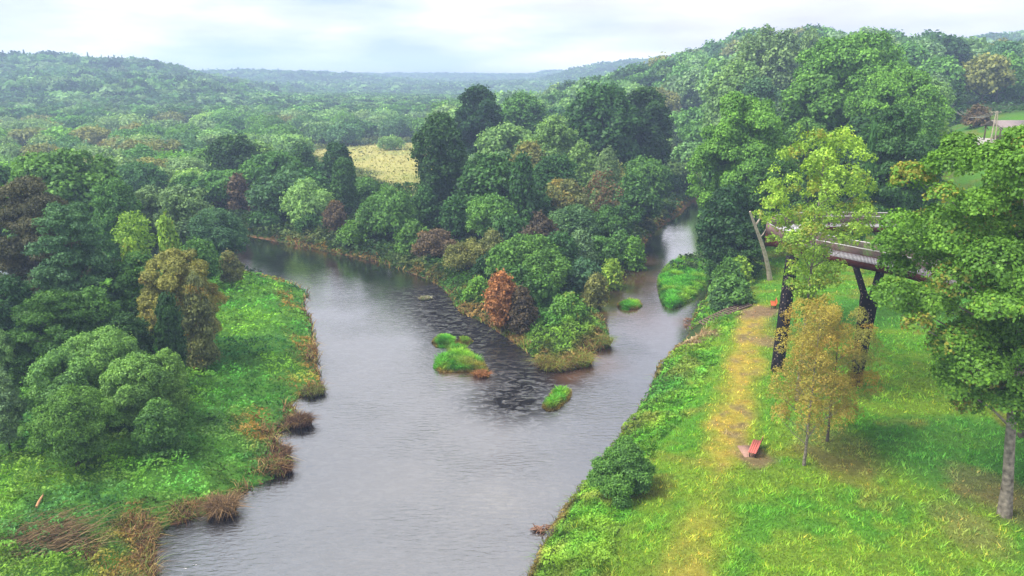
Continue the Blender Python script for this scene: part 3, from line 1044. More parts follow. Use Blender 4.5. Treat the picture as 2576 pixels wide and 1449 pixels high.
# ------------------------------------------------------------------ the named trees and shrubs
random.seed(4)
T = [
    # px, ytop, width px, distance, kind, colour, accent, label
    # --- the wooded point between the two streams
    (1112, 288, 148, 150, 'narrow', 'deep', 0, 'tall dark columnar tree right of the yellow meadow', {}),
    (1205, 222, 130, 215, 'oak', 'deep', 0, 'rounded dark blue-green tree rising behind the tall columnar one', {}),
    (1130, 300, 90, 250, 'round', 'green', 0, 'small mid green tree peeping out left of the rounded dark one', {}),
    (1318, 238, 140, 240, 'oak', 'green', 0, 'mid green tree right of the rounded dark tree above the point', {}),
    (1278, 320, 165, 200, 'oak', 'light', 0, 'soft green tree below and right of the rounded dark tree', {}),
    (1515, 214, 185, 190, 'oak', 'dark', 0, 'great dark domed tree, left one of the pair at the head of the point', {}),
    (1620, 226, 145, 196, 'oak', 'deep', 0, 'great dark domed tree, right one of the pair at the head of the point', {}),
    (1392, 292, 130, 178, 'round', 'light', 0, 'light green feathery tree left of the great dark pair', {}),
    (1240, 388, 180, 138, 'oak', 'dark', 0, 'dense dark green tree with shadowed foot beside the columnar tree', {}),
    (1312, 392, 60, 132, 'narrow', 'dark', 0, 'slim upright green tree at the shoulder of the dense dark tree', {}),
    (1395, 392, 130, 148, 'oak', 'dark', 0, 'dark leafy tree in the middle of the point', {}),
    (1528, 372, 84, 160, 'willow', 'sage', 0, 'round sage green willow under the great dark pair', {}),
    (1462, 360, 110, 168, 'willow', 'light', 0, 'light green willow left of the round sage one', {}),
    (1330, 362, 100, 170, 'round', 'olive', .08, 'olive tree with rusty tips behind the middle of the point', {}),
    (1418, 452, 130, 138, 'round', 'olive', .15, 'yellowish green tree in front of the middle of the point', {}),
    (1512, 430, 105, 143, 'bare', 'brown', 0, 'brown half-bare tree on the crest of the point', {}),
    (1620, 402, 130, 168, 'oak', 'green', 0, 'green tree beside the upper right stream', {}),
    (1606, 482, 105, 150, 'oak', 'dark', 0, 'dark tree leaning over the upper right stream', {}),
    (1672, 440, 80, 196, 'round', 'bluish', 0, 'bluish bushy tree where the right stream comes into view', {}),
    (1545, 520, 130, 132, 'round', 'dark', 0, 'dark leafy tree above the right stream bank', {}),
    (1560, 585, 90, 120, 'shrub', 'green', 0, 'green bush low above the right stream bank', {}),
    (1440, 520, 130, 126, 'round', 'bluish', 0, 'blue-green tree in the heart of the point', {}),
    (1360, 545, 110, 118, 'shrub', 'maroon', .0, 'brownish thicket in the heart of the point', {}),
    (1285, 545, 110, 124, 'round', 'dark', 0, 'dark bushy tree under the dense dark tree', {}),
    (1458, 582, 92, 112, 'willow', 'sage', 0, 'pale round willow bush on the right side of the point', {}),
    (1100, 578, 120, 120, 'shrub', 'brown', .12, 'brown and rust coloured shrub at the left bank of the point', {}),
    (1042, 560, 90, 124, 'shrub', 'green', 0, 'green shrub left of the brown and rust coloured one', {}),
    (1178, 606, 115, 110, 'willow', 'olive', .08, 'olive dome-shaped willow shrub on the left bank of the point', {}),
    (1238, 582, 80, 112, 'willow', 'olive', 0, 'smaller olive willow shrub behind the dome-shaped one', {}),
    (1225, 640, 80, 103, 'shrub', 'deep', .12, 'dark brownish shrub right of the dome-shaped willow shrub', {}),
    (1322, 592, 150, 104, 'round', 'green', 0, 'mid green leafy tree in the centre of the lower point', {}),
    (1375, 632, 130, 97, 'round', 'green', 0, 'green leafy tree right of the centre of the lower point', {}),
    (1470, 655, 110, 100, 'shrub', 'bluish', 0, 'bluish shrub on the right flank of the lower point', {}),
    (1300, 672, 110, 90, 'round', 'dark', 0, 'dark green shrub behind the rust-orange one', {}),
    (1262, 686, 82, 84.5, 'round', 'rust', .0, 'rust-orange upright shrub at the water edge of the point', {'name': 'rusty_shrub', 'var': 1}),
    (1312, 722, 78, 83.5, 'shrub', 'maroon', .05, 'dark shrub with brown sprigs right beside the rust-orange one', {}),
    (1432, 742, 90, 86, 'shrub', 'fresh', .1, 'bright green shrub on the lower point', {}),
    (1500, 690, 70, 95, 'shrub', 'olive', .2, 'olive shrub by the right stream shallows', {}),
    (1150, 500, 90, 132, 'oak', 'dark', 0, 'dark leafy tree behind the olive willow shrubs', {}),
    (1345, 480, 90, 136, 'oak', 'dark', 0, 'dark leafy tree left of the yellowish green one on the point', {}),
    (1405, 590, 95, 108, 'oak', 'dark', 0, 'dark leafy tree left of the pale round willow bush', {}),
    (1510, 600, 85, 114, 'oak', 'green', 0, 'green leafy tree right of the pale round willow bush', {}),
    (1270, 620, 90, 99, 'oak', 'green', 0, 'green leafy tree above the rust-orange shrub', {}),
    (1350, 690, 90, 90, 'oak', 'green', 0, 'green leafy tree right above the dark brown-sprigged shrub', {}),
    (1540, 655, 60, 106, 'low_herb', 'lime', .1, 'yellow-green herb mound on the right stream bank of the point', {}),
    (1595, 600, 60, 118, 'low_herb', 'fresh', 0, 'fresh green herb mound farther up the right stream bank', {}),
    (1200, 700, 60, 96, 'low_herb', 'fresh', .1, 'fresh green herb mound left of the rust-orange shrub', {}),
    (1590, 440, 80, 152, 'oak', 'green', 0, 'green tree between the brown half-bare tree and the right stream', {}),
    # --- left part of the point, towards the meadow
    (852, 360, 78, 172, 'narrow', 'deep', 0, 'tall dark pointed tree left of the meadow', {}),
    (866, 398, 62, 160, 'narrow', 'dark', 0, 'shorter dark tree in front of the tall pointed one', {}),
    (592, 345, 140, 188, 'oak', 'deep', 0, 'dark wide tree left of the tall pointed one', {}),
    (650, 360, 110, 200, 'round', 'light', 0, 'light green tree right of the dark wide one', {}),
    (690, 385, 175, 172, 'round', 'green', 0, 'broad green tree above the left river bend', {}),
    (720, 440, 190, 154, 'round', 'bluish', 0, 'broad bluish green tree overhanging the left river bend', {}),
    (600, 442, 58, 163, 'shrub', 'brown', 0, 'brown shrub at the foot of the dark wide tree', {}),
    (760, 365, 70, 196, 'narrow', 'dark', 0, 'dark slim tree above the left river bend', {}),
    (800, 470, 100, 158, 'round', 'dark', 0, 'dark bushy tree between the bend and the pointed tree', {}),
    (912, 452, 100, 168, 'round', 'green', 0, 'green tree at the lower left corner of the meadow', {}),
    (985, 475, 165, 134, 'willow', 'green', 0, 'large round green willow below the meadow', {}),
    (930, 520, 90, 136, 'willow', 'sage', 0, 'sage shrub at the left foot of the large round willow', {}),
    (842, 506, 62, 142, 'shrub', 'brown', .12, 'reddish brown shrub on the far bank', {}),
    (780, 540, 80, 143, 'shrub', 'dark', .0, 'dark shrub on the far bank left of the reddish brown one', {}),
    (690, 535, 110, 150, 'shrub', 'dark', .0, 'dark shrub at the water below the broad bluish tree', {}),
    (890, 560, 90, 132, 'shrub', 'green', .0, 'green shrub on the far bank right of the reddish brown one', {}),
    (1070, 470, 90, 138, 'shrub', 'dark', .0, 'dark shrub between the round willow and the columnar tree', {}),
    # --- left foreground wood
    (88, 455, 250, 78, 'layered', (.095, .100, .055), 0, 'large tree with dull red-brown crown at the left edge', {'lev_bias': -1}),
    (195, 515, 190, 72, 'layered', 'bluish', 0, 'dark tree with drooping bluish sprays beside the red-brown crown', {'lev_bias': -1}),
    (175, 378, 290, 118, 'oak', 'green', 0, 'big broad green tree behind the red-brown crown', {}),
    (20, 420, 120, 122, 'oak', 'dark', 0, 'dark tree at the left edge behind the red-brown crown', {}),
    (345, 535, 95, 96, 'thin', 'lime', .05, 'yellow-green upright tree among the left bank trees', {'thick': .7}),
    (300, 450, 120, 110, 'round', 'green', 0, 'green tree right of the big broad one', {}),
    (428, 548, 48, 92, 'narrow', 'lime', .15, 'small slim tree with yellow top on the left bank', {}),
    (395, 470, 130, 128, 'round', 'sage', 0, 'sage green tree behind the slim yellow-topped one', {}),
    (470, 470, 150, 122, 'round', 'sage', 0, 'sage green tree reaching towards the upper river', {}),
    (545, 525, 150, 114, 'round', 'bluish', 0, 'bluish green tree hanging over the upper river', {'lev_bias': -1}),
    (578, 632, 62, 103, 'shrub', 'olive', .1, 'small olive bush standing by the upper river shore', {}),
    (500, 605, 100, 99, 'round', 'green', 0, 'green tree beside the small olive bush', {}),
    (455, 628, 200, 71, 'oak', (.27, .275, .07), .12, 'yellow-brown autumn tree over the left bank grass', {'lev_bias': -1, 'var': 2}),
    (350, 640, 130, 74, 'oak', 'green', .05, 'green tree left of the yellow-brown autumn tree', {}),
    (345, 610, 50, 76, 'thin', 'lime', .2, 'small yellow-green top rising left of the autumn tree', {}),
    (430, 742, 66, 63, 'narrow', 'deep', 0, 'dark ivy-clad stump in front of the autumn tree', {'name': 'ivy_column'}),
    (500, 690, 80, 68, 'shrub', 'olive', .2, 'yellowing shrub at the right foot of the autumn tree', {}),
    (150, 735, 250, 62, 'layered', 'dark', 0, 'dark layered tree below the red-brown crown', {'lev_bias': -1}),
    (245, 725, 130, 64, 'round', 'green', .0, 'fresh green tree top beside the dark layered one', {}),
    (40, 700, 150, 66, 'layered', 'deep', 0, 'deep green tree at the left edge under the red-brown crown', {}),
    (330, 790, 120, 62, 'layered', 'deep', .0, 'shadowy tree between the willows and the autumn tree', {}),
    (262, 832, 230, 58, 'round', (.175, .345, .080), 0, 'pale green willow, rearmost of the near left clump', {'lev_bias': -1}),
    (160, 885, 190, 54.5, 'round', (.175, .345, .080), 0, 'pale green willow on the left of the near clump', {'lev_bias': -1}),
    (345, 895, 180, 54.5, 'round', (.175, .345, .080), 0, 'pale green willow in the middle of the near clump', {'lev_bias': -1}),
    (425, 880, 90, 56, 'round', (.175, .345, .080), 0, 'small pale round willow on the right of the near clump', {'lev_bias': -1}),
    (182, 985, 215, 49, 'round', 'green', 0, 'large mid green willow in front of the pale clump', {'lev_bias': -1}),
    (5, 828, 80, 59, 'round', 'light', 0, 'pale willow cut off by the left edge', {'lev_bias': -1}),
    (8, 935, 100, 51, 'round', 'sage', 0, 'sage willow at the left edge beside the large mid green one', {'lev_bias': -1}),
    (400, 1010, 130, 51, 'shrub', 'green', 0, 'dim green willow bush right of the large mid green one', {}),
    # --- right side
    (1862, 238, 250, 122, 'oak', 'fresh', 0, 'big bright green tree on the right stream bank', {'lev_bias': -1}),
    (1815, 335, 100, 134, 'oak', 'green', 0, 'green tree at the left side of the big bright one', {}),
    (1930, 400, 120, 112, 'oak', 'dark', 0, 'dark tree between the big bright one and the slender yellow-green tree', {}),
    (1830, 470, 150, 106, 'oak', 'deep', 0, 'deep green tree shading the stream below the big bright one', {}),
    (1862, 560, 130, 104, 'layered', 'deep', 0, 'shadowed bushy tree behind the leaning dead trunk', {}),
    (1830, 650, 80, 96, 'shrub', 'green', .0, 'leafy shrub on the bank beneath the dead trunk', {}),
    (1862, 650, 60, 99.5, 'shrub', 'lime', .0, 'light green shrub right of the one beneath the dead trunk', {}),
    (1835, 700, 110, 90, 'shrub', 'green', .0, 'green shrub beside the narrow channel', {}),
    (1808, 590, 60, 112, 'shrub', 'dark', .0, 'dark shrub at the channel mouth', {}),
    (1812, 722, 56, 89.5, 'low_herb', 'bluish', .0, 'low dark herb patch above the wooden steps', {}),
    (2040, 318, 300, 57, 'thin', 'lime', .12, 'tall slender yellow-green tree in front of the walkway bend', {'lev_bias': -1, 'bark': M_pale_bark, 'fine': True, 'var': 1}),
    (2045, 745, 225, 46, 'birch', (.34, .30, .07), .25, 'thin golden brown birch on the lawn, nearer one', {'lev_bias': -2, 'bark': M_pale_bark, 'fine': True}),
    (2100, 770, 210, 49.3, 'birch', (.30, .29, .06), .35, 'thin golden brown birch on the lawn, farther darker-stemmed one', {'lev_bias': -2, 'fine': True}),
    (2130, 85, 300, 165, 'oak', 'fresh', 0, 'huge fresh green tree topping the right hillside', {'lev_bias': -1}),
    (2040, 190, 190, 158, 'oak', 'green', 0, 'green tree on the left flank of the huge hillside tree', {}),
    (2245, 168, 230, 146, 'oak', 'fresh', .0, 'wide green tree right of the huge hillside tree', {'lev_bias': -1}),
    (2330, 200, 120, 175, 'round', 'light', 0, 'pale green tree behind the wide hillside tree', {}),
    (2152, 300, 110, 128, 'narrow', 'deep', 0, 'very dark narrow tree in the middle of the hillside', {}),
    (2235, 268, 190, 108, 'oak', 'dark', 0, 'dark green tree above the far arm of the walkway', {'lev_bias': -1}),
    (2310, 350, 120, 112, 'oak', 'dark', 0, 'dark tree to the right of the one above the walkway', {}),
    (2175, 325, 20, 100, 'narrow', 'dark', 0, 'thin ivy-wrapped dead-topped stem before the dark tree', {}),
    (2020, 300, 120, 140, 'oak', 'green', 0, 'green tree between the big bright tree and the hillside', {}),
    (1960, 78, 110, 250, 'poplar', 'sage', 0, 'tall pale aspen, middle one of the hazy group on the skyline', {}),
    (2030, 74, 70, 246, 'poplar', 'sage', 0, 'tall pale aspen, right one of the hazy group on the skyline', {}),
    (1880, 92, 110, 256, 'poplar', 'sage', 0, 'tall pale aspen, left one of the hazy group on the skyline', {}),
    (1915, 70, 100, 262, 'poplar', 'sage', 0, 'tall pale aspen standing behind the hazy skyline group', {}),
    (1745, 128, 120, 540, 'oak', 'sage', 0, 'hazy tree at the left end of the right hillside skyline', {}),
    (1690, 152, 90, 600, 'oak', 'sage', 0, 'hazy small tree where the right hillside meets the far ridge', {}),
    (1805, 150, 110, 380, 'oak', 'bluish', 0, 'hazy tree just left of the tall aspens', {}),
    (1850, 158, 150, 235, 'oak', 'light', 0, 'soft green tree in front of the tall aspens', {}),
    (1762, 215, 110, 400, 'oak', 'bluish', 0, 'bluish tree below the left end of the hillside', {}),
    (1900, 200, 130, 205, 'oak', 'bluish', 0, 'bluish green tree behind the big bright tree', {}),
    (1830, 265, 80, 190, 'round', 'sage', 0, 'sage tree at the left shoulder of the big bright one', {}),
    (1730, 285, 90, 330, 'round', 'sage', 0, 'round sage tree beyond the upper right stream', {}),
    (985, 354, 68, 340, 'willow', 'light', 0, 'lone round bush standing in the yellow meadow', {'name': 'meadow_bush'}),
    (2408, 195, 80, 215, 'spruce', 'deep', 0, 'dark spruce by the distant power pole', {'rot': 0.0}),
    (2500, 190, 150, 280, 'round', 'light', .1, 'pale rounded tree above the pavilion', {}),
    (2440, 205, 90, 300, 'round', 'green', 0, 'hazy green tree right of the spruce', {}),
    (2575, 200, 110, 270, 'round', 'green', 0, 'green tree at the right edge above the pavilion', {}),
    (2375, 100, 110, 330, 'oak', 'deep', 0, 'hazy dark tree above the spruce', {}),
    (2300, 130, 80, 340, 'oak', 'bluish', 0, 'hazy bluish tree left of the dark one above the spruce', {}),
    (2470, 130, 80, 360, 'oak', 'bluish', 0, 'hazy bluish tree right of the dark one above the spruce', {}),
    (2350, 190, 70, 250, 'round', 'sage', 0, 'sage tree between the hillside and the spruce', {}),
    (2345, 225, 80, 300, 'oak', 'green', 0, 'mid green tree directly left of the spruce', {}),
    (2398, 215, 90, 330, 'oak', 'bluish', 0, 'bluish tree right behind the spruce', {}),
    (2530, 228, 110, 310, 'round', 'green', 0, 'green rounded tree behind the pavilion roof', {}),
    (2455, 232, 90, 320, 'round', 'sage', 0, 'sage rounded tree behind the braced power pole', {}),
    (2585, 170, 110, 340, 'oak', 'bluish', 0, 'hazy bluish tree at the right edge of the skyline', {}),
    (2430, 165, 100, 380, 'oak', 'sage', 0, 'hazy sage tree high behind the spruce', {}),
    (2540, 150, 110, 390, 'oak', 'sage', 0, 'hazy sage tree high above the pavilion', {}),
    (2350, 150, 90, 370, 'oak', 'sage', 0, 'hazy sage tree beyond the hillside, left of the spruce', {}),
    (2460, 268, 60, 190, 'shrub', 'brown', .1, 'brown shrub on the park lawn by the pavilion', {}),
    (2350, 300, 60, 170, 'round', 'lime', .1, 'lime green bush on the park lawn below the spruce', {}),
    (1572, 1112, 175, 44.5, 'shrub', (.09, .22, .05), 0, 'dark green bush hanging over the water on the right bank', {'lev_bias': -1, 'name': 'riverside_shrub'}),
]
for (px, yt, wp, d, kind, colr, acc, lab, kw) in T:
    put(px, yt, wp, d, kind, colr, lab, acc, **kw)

# the great maples on the right
bx, by, bz = hit(2527, 1296)
m1 = plant('maple', bx, by, 22.8, 15.6, (0.108, 0.245, 0.036), 'big maple with grey trunk standing on the lawn at the right', R=200, accent=.14, var=1, rot=2.2, bark=M_pale_bark, thick=1.05, fine=True, lean=(0, -.09))
mx1 = plant('maple', bx + 7.5, by + 10, 18.0, 12.0, (0.115, 0.215, 0.030), 'yellow-green maple with orange tips behind the big one', R=150, accent=.22, var=2, rot=.4, bark=M_bark, thick=.8, fine=True)
mx2 = plant('maple', bx + 10.3, by + 3.5, 21.0, 10.5, (0.070, 0.150, 0.030), 'dark maple at the right edge with boughs reaching in', R=150, accent=.12, var=0, rot=1.4, thick=.8)

# ------------------------------------------------------------------ thickets of the valley: each tree its own object
rng = random.Random(12)
nrm = np.random.default_rng(3)
pal = ['sage', 'sage', 'light', 'green', 'green', 'bluish', 'sage', 'olive', 'fresh', 'light', 'dark']
adj = {'sage': 'sage green', 'light': 'pale green', 'green': 'mid green', 'bluish': 'blue-green', 'dark': 'dark green', 'olive': 'olive yellow', 'fresh': 'fresh green', 'gold': 'yellow', 'brown': 'brown', 'deep': 'very dark'}
ordn = ['1st', '2nd', '3rd'] + [f'{i}th' for i in range(4, 60)]
ordn[20], ordn[21], ordn[22] = '21st', '22nd', '23rd'


def free(x, y, r):
    for (a, b, c) in tree_xy:
        if (a - x) ** 2 + (b - y) ** 2 < (0.55 * (c + r)) ** 2:
            return False
    return True


def inview(x, y, z):
    dep = y * cP + (H0 - z) * sP
    up = y * sP - (H0 - z) * cP
    return abs(x) / dep * F < 1288 + 60, 1288 + x / dep * F, 724.5 - up / dep * F


rows = [(132, 9), (148, 9), (166, 9.5), (186, 9.5), (208, 10), (232, 11), (260, 12), (292, 13), (328, 14), (370, 15.5), (418, 17.5), (475, 20), (540, 23)]
zones = {}
for ri, (d, sp) in enumerate(rows):
    x = -0.76 * d
    cands = []
    while x < 0.80 * d:
        xx = x + rng.uniform(-.25, .25) * sp
        yy = d + rng.uniform(-.45, .45) * sp
        x += sp * rng.uniform(.8, 1.15)
        g = gz(xx, yy)
        ok, px, py = inview(xx, yy, g + 6)
        if not ok:
            continue
        if 785 < px < 1065 and 135 < yy < 335:
            continue
        if samp(GSD, xx, yy) < 2.0 or samp(GM, xx, yy) > -3:
            continue
        u = u_right(np.array(xx), np.array(yy))
        if u > 0 and (yy < 150 or (xx > 60 and xx < 190 and yy < 260 and px > 2290)):
            continue
        if px > 2330 and py > 230:
            continue
        w = sp * rng.uniform(.95, 1.45)
        if not free(xx, yy, w / 2):
            continue
        cands.append((px, xx, yy, w))
    cands.sort()
    cnt = {}
    for (px, xx, yy, w) in cands:
        hz = 'left of the meadow' if px < 780 else 'beyond the meadow' if px < 1110 else 'behind the wooded point' if px < 1700 else 'on the right hillside'
        k = rng.random()
        if px < 1110:
            kind = 'willow' if k < .45 else 'round' if k < .85 else 'oak' if k < .96 else 'narrow'
            h = w * rng.uniform(.62, .92)
            h = min(h, 10.5) * (0.85 if d > 180 else 1)
        else:
            kind = 'round' if k < .4 else 'oak' if k < .85 else 'willow'
            h = min(w * rng.uniform(.85, 1.2), 17 + rng.uniform(0, 3))
            if 1630 < px < 1775 and yy < 330:
                h = min(h, 5 + (yy - 190) * .06)
                w = min(w, h * 1.6)
        if px > 1700:
            h *= 1.15
        c = rng.choice(pal)
        acc = 0.0
        if px < 780 and rng.random() < .09:
            c, acc = 'olive', .12
        if c == 'dark' and kind == 'willow':
            kind = 'oak'
        cnt[hz] = cnt.get(hz, 0) + 1
        size = 'small' if w < sp * 1.08 else 'broad' if w > sp * 1.3 else 'middling'
        where = f'{ordn[cnt[hz] - 1]} from left of row {ri + 1}'
        cc = tuple(v * 1.25 for v in COL[c])
        label = f'{size} {adj[c]} {NAMES[kind][1] if kind != "round" else "bushy tree"} {hz}, {ordn[cnt[hz] - 1]} from left, {ordn[ri]} row back'
        plant(kind, xx, yy, h, w, cc, label, 'trees of the valley thicket' if px < 1700 else 'trees of the right hillside', R=w / (yy) * 745 / 2, accent=acc, rng=rng)

# ------------------------------------------------------------------ far woods: one mass
GHOR = np.maximum.accumulate((GZ + 9 - H0) / np.exp(LR), axis=1)


def far_wood():
    rg = np.random.default_rng(21)

    def mk_base(L_):
        out = []
        for kind, var, s in L_:
            V, Fc, T_, A_ = crown_arrays(kind, var, s)
            out.append((V, T_, KINDS[kind]['A']))
        return out

    base = mk_base((('oak', 0, .20), ('oak', 1, .20), ('round', 0, .20), ('spruce', 0, .13)))
    base_far = mk_base((('oak', 2, .55), ('round', 1, .55), ('round', 2, .55), ('spruce', 1, .28)))
    base_mid = mk_base((('oak', 2, .33), ('round', 1, .33), ('round', 2, .33), ('spruce', 1, .19)))
    out_v, out_c = [], []
    r = 400.0
    nt_ = 0
    while r < 4200:
        sp = 9.5 + r * 0.0066
        na = int(2 * math.radians(43) * r / sp)
        a = np.linspace(-math.radians(43), math.radians(43), na) + rg.uniform(-.4, .4, na) * sp / r
        rr = r + rg.uniform(-.45, .45, na) * sp
        xs, ys = rr * np.sin(a), rr * np.cos(a)
        zs = samp(GZ, xs, ys)
        dens = samp(GHOR, xs, ys)
        gm = samp(GM, xs, ys)
        for x, y, z, q, mm in zip(xs, ys, zs, dens, gm):
            if mm > -6 or (z + 20 - H0) / r < q - .006:
                continue
            if r < 600 and not free(x, y, sp * .4):
                continue
            if r < 560 and not (z > 7 or x > 90):
                continue
            if rg.random() < .04:
                continue
            k = int(rg.integers(0, 3))
            hill_left = x < -350 and 800 < y < 1500 and z > 25
            if hill_left and rg.random() < .15 + .45 * (z > 52):
                k = 3
            V, T_, A = (base if r < 750 else base_mid if r < 1500 else base_far)[k]
            w = sp * rg.uniform(.7, 1.75) * (0.45 if k == 3 else 1)
            h = (min(sp * rg.uniform(.8, 1.2), 14) if z < 12 else rg.uniform(14, 21)) * (1.0 if k < 3 else 1.25)
            th_ = rg.uniform(0, 6.28)
            cs, sn = math.cos(th_), math.sin(th_)
            v = V * [w / 2, w / 2, h / A]
            v = np.column_stack([v[:, 0] * cs - v[:, 1] * sn + x, v[:, 0] * sn + v[:, 1] * cs + y, v[:, 2] + z - .5])
            c0 = np.array(COL[['dark', 'green', 'sage', 'bluish', 'green', 'light', 'deep'][int(rg.integers(0, 7))]] if k < 3 else COL['deep'])
            c0 = c0 * rg.uniform(.6, 1.55)
            out_v.append(v)
            out_c.append(c0 * (0.7 + .6 * T_[:, None]))
            nt_ += 1
        r += sp * .95
    V = np.concatenate(out_v)
    o = add_obj('far_woods', mk_mesh('far_woods', V, [np.arange(len(V)).reshape(-1, 4)], M_herb, False, {'Col': ('FLOAT_COLOR', np.concatenate(out_c))}))
    tag(o, 'hazy mixed forest covering the valley sides and the distant ridges', 'forest', kind='stuff')


far_wood()


# ------------------------------------------------------------------ ground plants
def scatter(n, rmin, rmax, seed):
    """even over the view: density falls with distance"""
    rg = np.random.default_rng(seed)
    a = rg.uniform(-math.radians(46), math.radians(46), n)
    r = 1 / rg.uniform(1 / rmax, 1 / rmin, n)
    return r * np.sin(a), r * np.cos(a), rg


def blades(x, y, z, h, w, lean, rg, segs=1):
    n = len(x)
    a = rg.uniform(0, 6.28, n)
    b = rg.uniform(0, 6.28, n)
    sx, sy = np.cos(a) * w / 2, np.sin(a) * w / 2
    lx, ly = np.cos(b) * lean * h, np.sin(b) * lean * h
    P = np.stack([x, y, z], 1)
    S = np.stack([sx, sy, 0 * sx], 1)
    if segs == 1:
        V = np.stack([P - S, P + S, P + np.stack([lx, ly, h], 1)], 1).reshape(-1, 3)
        return V, np.arange(n * 3).reshape(-1, 3), 3
    M = P + np.stack([lx * .35, ly * .35, h * .65], 1)
    Tp = P + np.stack([lx * 1.2, ly * 1.2, h * np.clip(1.05 - .35 * lean, .2, 1.05)], 1)
    V = np.stack([P - S, P + S, M + S * .7, M - S * .7, Tp], 1).reshape(-1, 3)
    i0 = np.arange(n) * 5
    q = np.stack([i0, i0 + 1, i0 + 2, i0 + 3], 1)
    t = np.stack([i0 + 3, i0 + 2, i0 + 4], 1)
    return V, (q, t), 5


def veg_zone(x, y):
    sd = samp(GSD, x, y)
    u = u_right(x, y)
    return sd, u


# lawn blades
x, y, rg = scatter(520000, 24, 175, 5)
sd, u = veg_zone(x, y)
lw = samp(lawn_w, x, y)
k = (lw > .4) & (sd > .1) & (samp(GISL, x, y) < -1)
x, y, sd, u = x[k], y[k], sd[k], u[k]
r = np.hypot(x, y)
c = lawn_color(x, y)
pth = samp(GP, x, y)
fr = 1 - sst(2.0, 6.5, u + (fbm(x, y, 3, 12, 2) - .5) * 3)        # taller herbs on the bank
straw = np.clip((c[:, 0] / c[:, 1] - .75) * 2.5, 0, 1)
h = (.10 + .12 * fbm(x, y, 2.2, 14, 2)) * (1 - .6 * straw) + fr * .22
h = h * rg.uniform(.6, 1.4, len(x)) * (1 + np.maximum(0, r - 45) * .006)
w = .0016 * r * rg.uniform(.5, 1.3, len(x))
tf = np.clip(((vn(x, y, .55, 97) * .55 + vn(x, y, .22, 98) * .45) - .5) * 2.1 + .5, 0, 1)
h = h * (.45 + 1.1 * tf)
c = c * (rg.uniform(.7, 1.3, len(x)) * (.45 + 1.1 * tf))[:, None]
yel = rg.random(len(x)) < .10
c[yel] = c[yel] * [1.7, 1.1, 1.2]
V, Fc, m_ = blades(x, y, samp(GZ, x, y) - .01, h, w, rg.uniform(.3, 1.3, len(x)), rg)
lawn = add_obj('lawn_grass', mk_mesh('lawn_grass', V, [Fc], M_grass, False, {'Col': ('FLOAT_COLOR', np.repeat(c, m_, 0))}))
tag(lawn, 'bright green lawn grass with a mown straw-coloured strip on the right bank', 'grass', kind='stuff')


def herb_patch(name, label, cat, n, rmin, rmax, seed, sel, hfun, cfun, leaf=.0029, asp=.55, kind='stuff', mat=None):
    x, y, rg = scatter(n, rmin, rmax, seed)
    k = sel(x, y)
    x, y = x[k], y[k]
    h = hfun(x, y)
    r = np.hypot(x, y)
    lump = np.clip((vn(x + vn(x, y, 3, 77) * 1.5, y, .75, 78) * .5 + vn(x, y, .33, 79) * .2 + vn(x, y, 2.1, 76) * .3 - .5) * 2.0 + .55, 0, 1.15)
    zt = h * (.25 + .85 * lump)
    zz = samp(GZ, x, y) + zt * rg.uniform(.35, 1.0, len(x)) ** .6
    c = cfun(x, y)
    c = c * (rg.uniform(.6, 1.4, (len(x), 1))) * (.55 + .75 * np.clip((vn(x, y, 1.3, 81) - .5) * 1.6 + .5, 0, 1)[:, None])
    P = np.stack([x, y, zz], 1)
    gx = vn(x + .25, y, .75, 78) - vn(x - .25, y, .75, 78)
    gy = vn(x, y + .25, .75, 78) - vn(x, y - .25, .75, 78)
    Nn = np.stack([-gx * 2.0, -gy * 2.0, np.full(len(x), .9)], 1) + rg.normal(0, .5, (len(x), 3))
    size = leaf * r * rg.uniform(.7, 1.6, len(x))
    V, Fc = cards(P, Nn, size, asp, rg)
    o = add_obj(name, mk_mesh(name, V, [Fc], mat or M_herb, False, {'Col': ('FLOAT_COLOR', np.repeat(c, 4, 0))}))
    tag(o, label, cat, kind=kind)
    return o


def mixn(a, b, f):
    return np.asarray(a) * (1 - f[:, None]) + np.asarray(b) * f[:, None]


def shore_dry(x, y, c, sd, wid=1.6, col=(.30, .22, .055)):
    f = (1 - sst(wid * .3, wid, sd + (fbm(x, y, 2, 15, 2) - .5) * wid)) * sst(.42, .55, fbm(x, y, 4.5, 16, 2))
    return c * (1 - f[:, None]) + np.array(col) * f[:, None]


def col_left(x, y):
    sd = samp(GSD, x, y)
    f = sst(.38, .6, fbm(x, y, 5, 17, 3))
    c = mixn((.110, .350, .045), (.200, .430, .040), f)
    f2 = sst(.5, .66, fbm(x, y, 7, 18, 3)) * .75
    c = c * (1 - f2[:, None]) + np.array((.060, .190, .055)) * f2[:, None]
    yl = sst(62, 52, y) * .55 * sst(.4, .6, fbm(x, y, 4, 19, 2))
    c = c * (1 - yl[:, None]) + np.array((.17, .26, .035)) * yl[:, None]
    return shore_dry(x, y, c, sd, 3.6, (.42, .26, .06))


is_left = lambda x, y: (u_right(x, y) < -6) & (y < 112) & (x < -2 - .0 * y) & (x < np.interp(y, [30, 66, 80, 103, 112], [-15, -17, -20, -27, -31]))
herb_patch('left_bank_herbs', 'lush green nettles and herbs covering the left bank', 'herbs', 560000, 26, 118, 51,
           lambda x, y: is_left(x, y) & (samp(GSD, x, y) > .05),
           lambda x, y: (.75 * sst(0, 2.5, samp(GSD, x, y)) + .3), col_left)


def col_point(x, y):
    sd = samp(GSD, x, y)
    f = sst(.38, .62, fbm(x, y, 4, 22, 3))
    c = mixn((.095, .25, .040), (.19, .35, .040), f)
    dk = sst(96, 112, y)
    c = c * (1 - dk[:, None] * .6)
    return shore_dry(x, y, c, sd, 2.6, (.26, .17, .05))


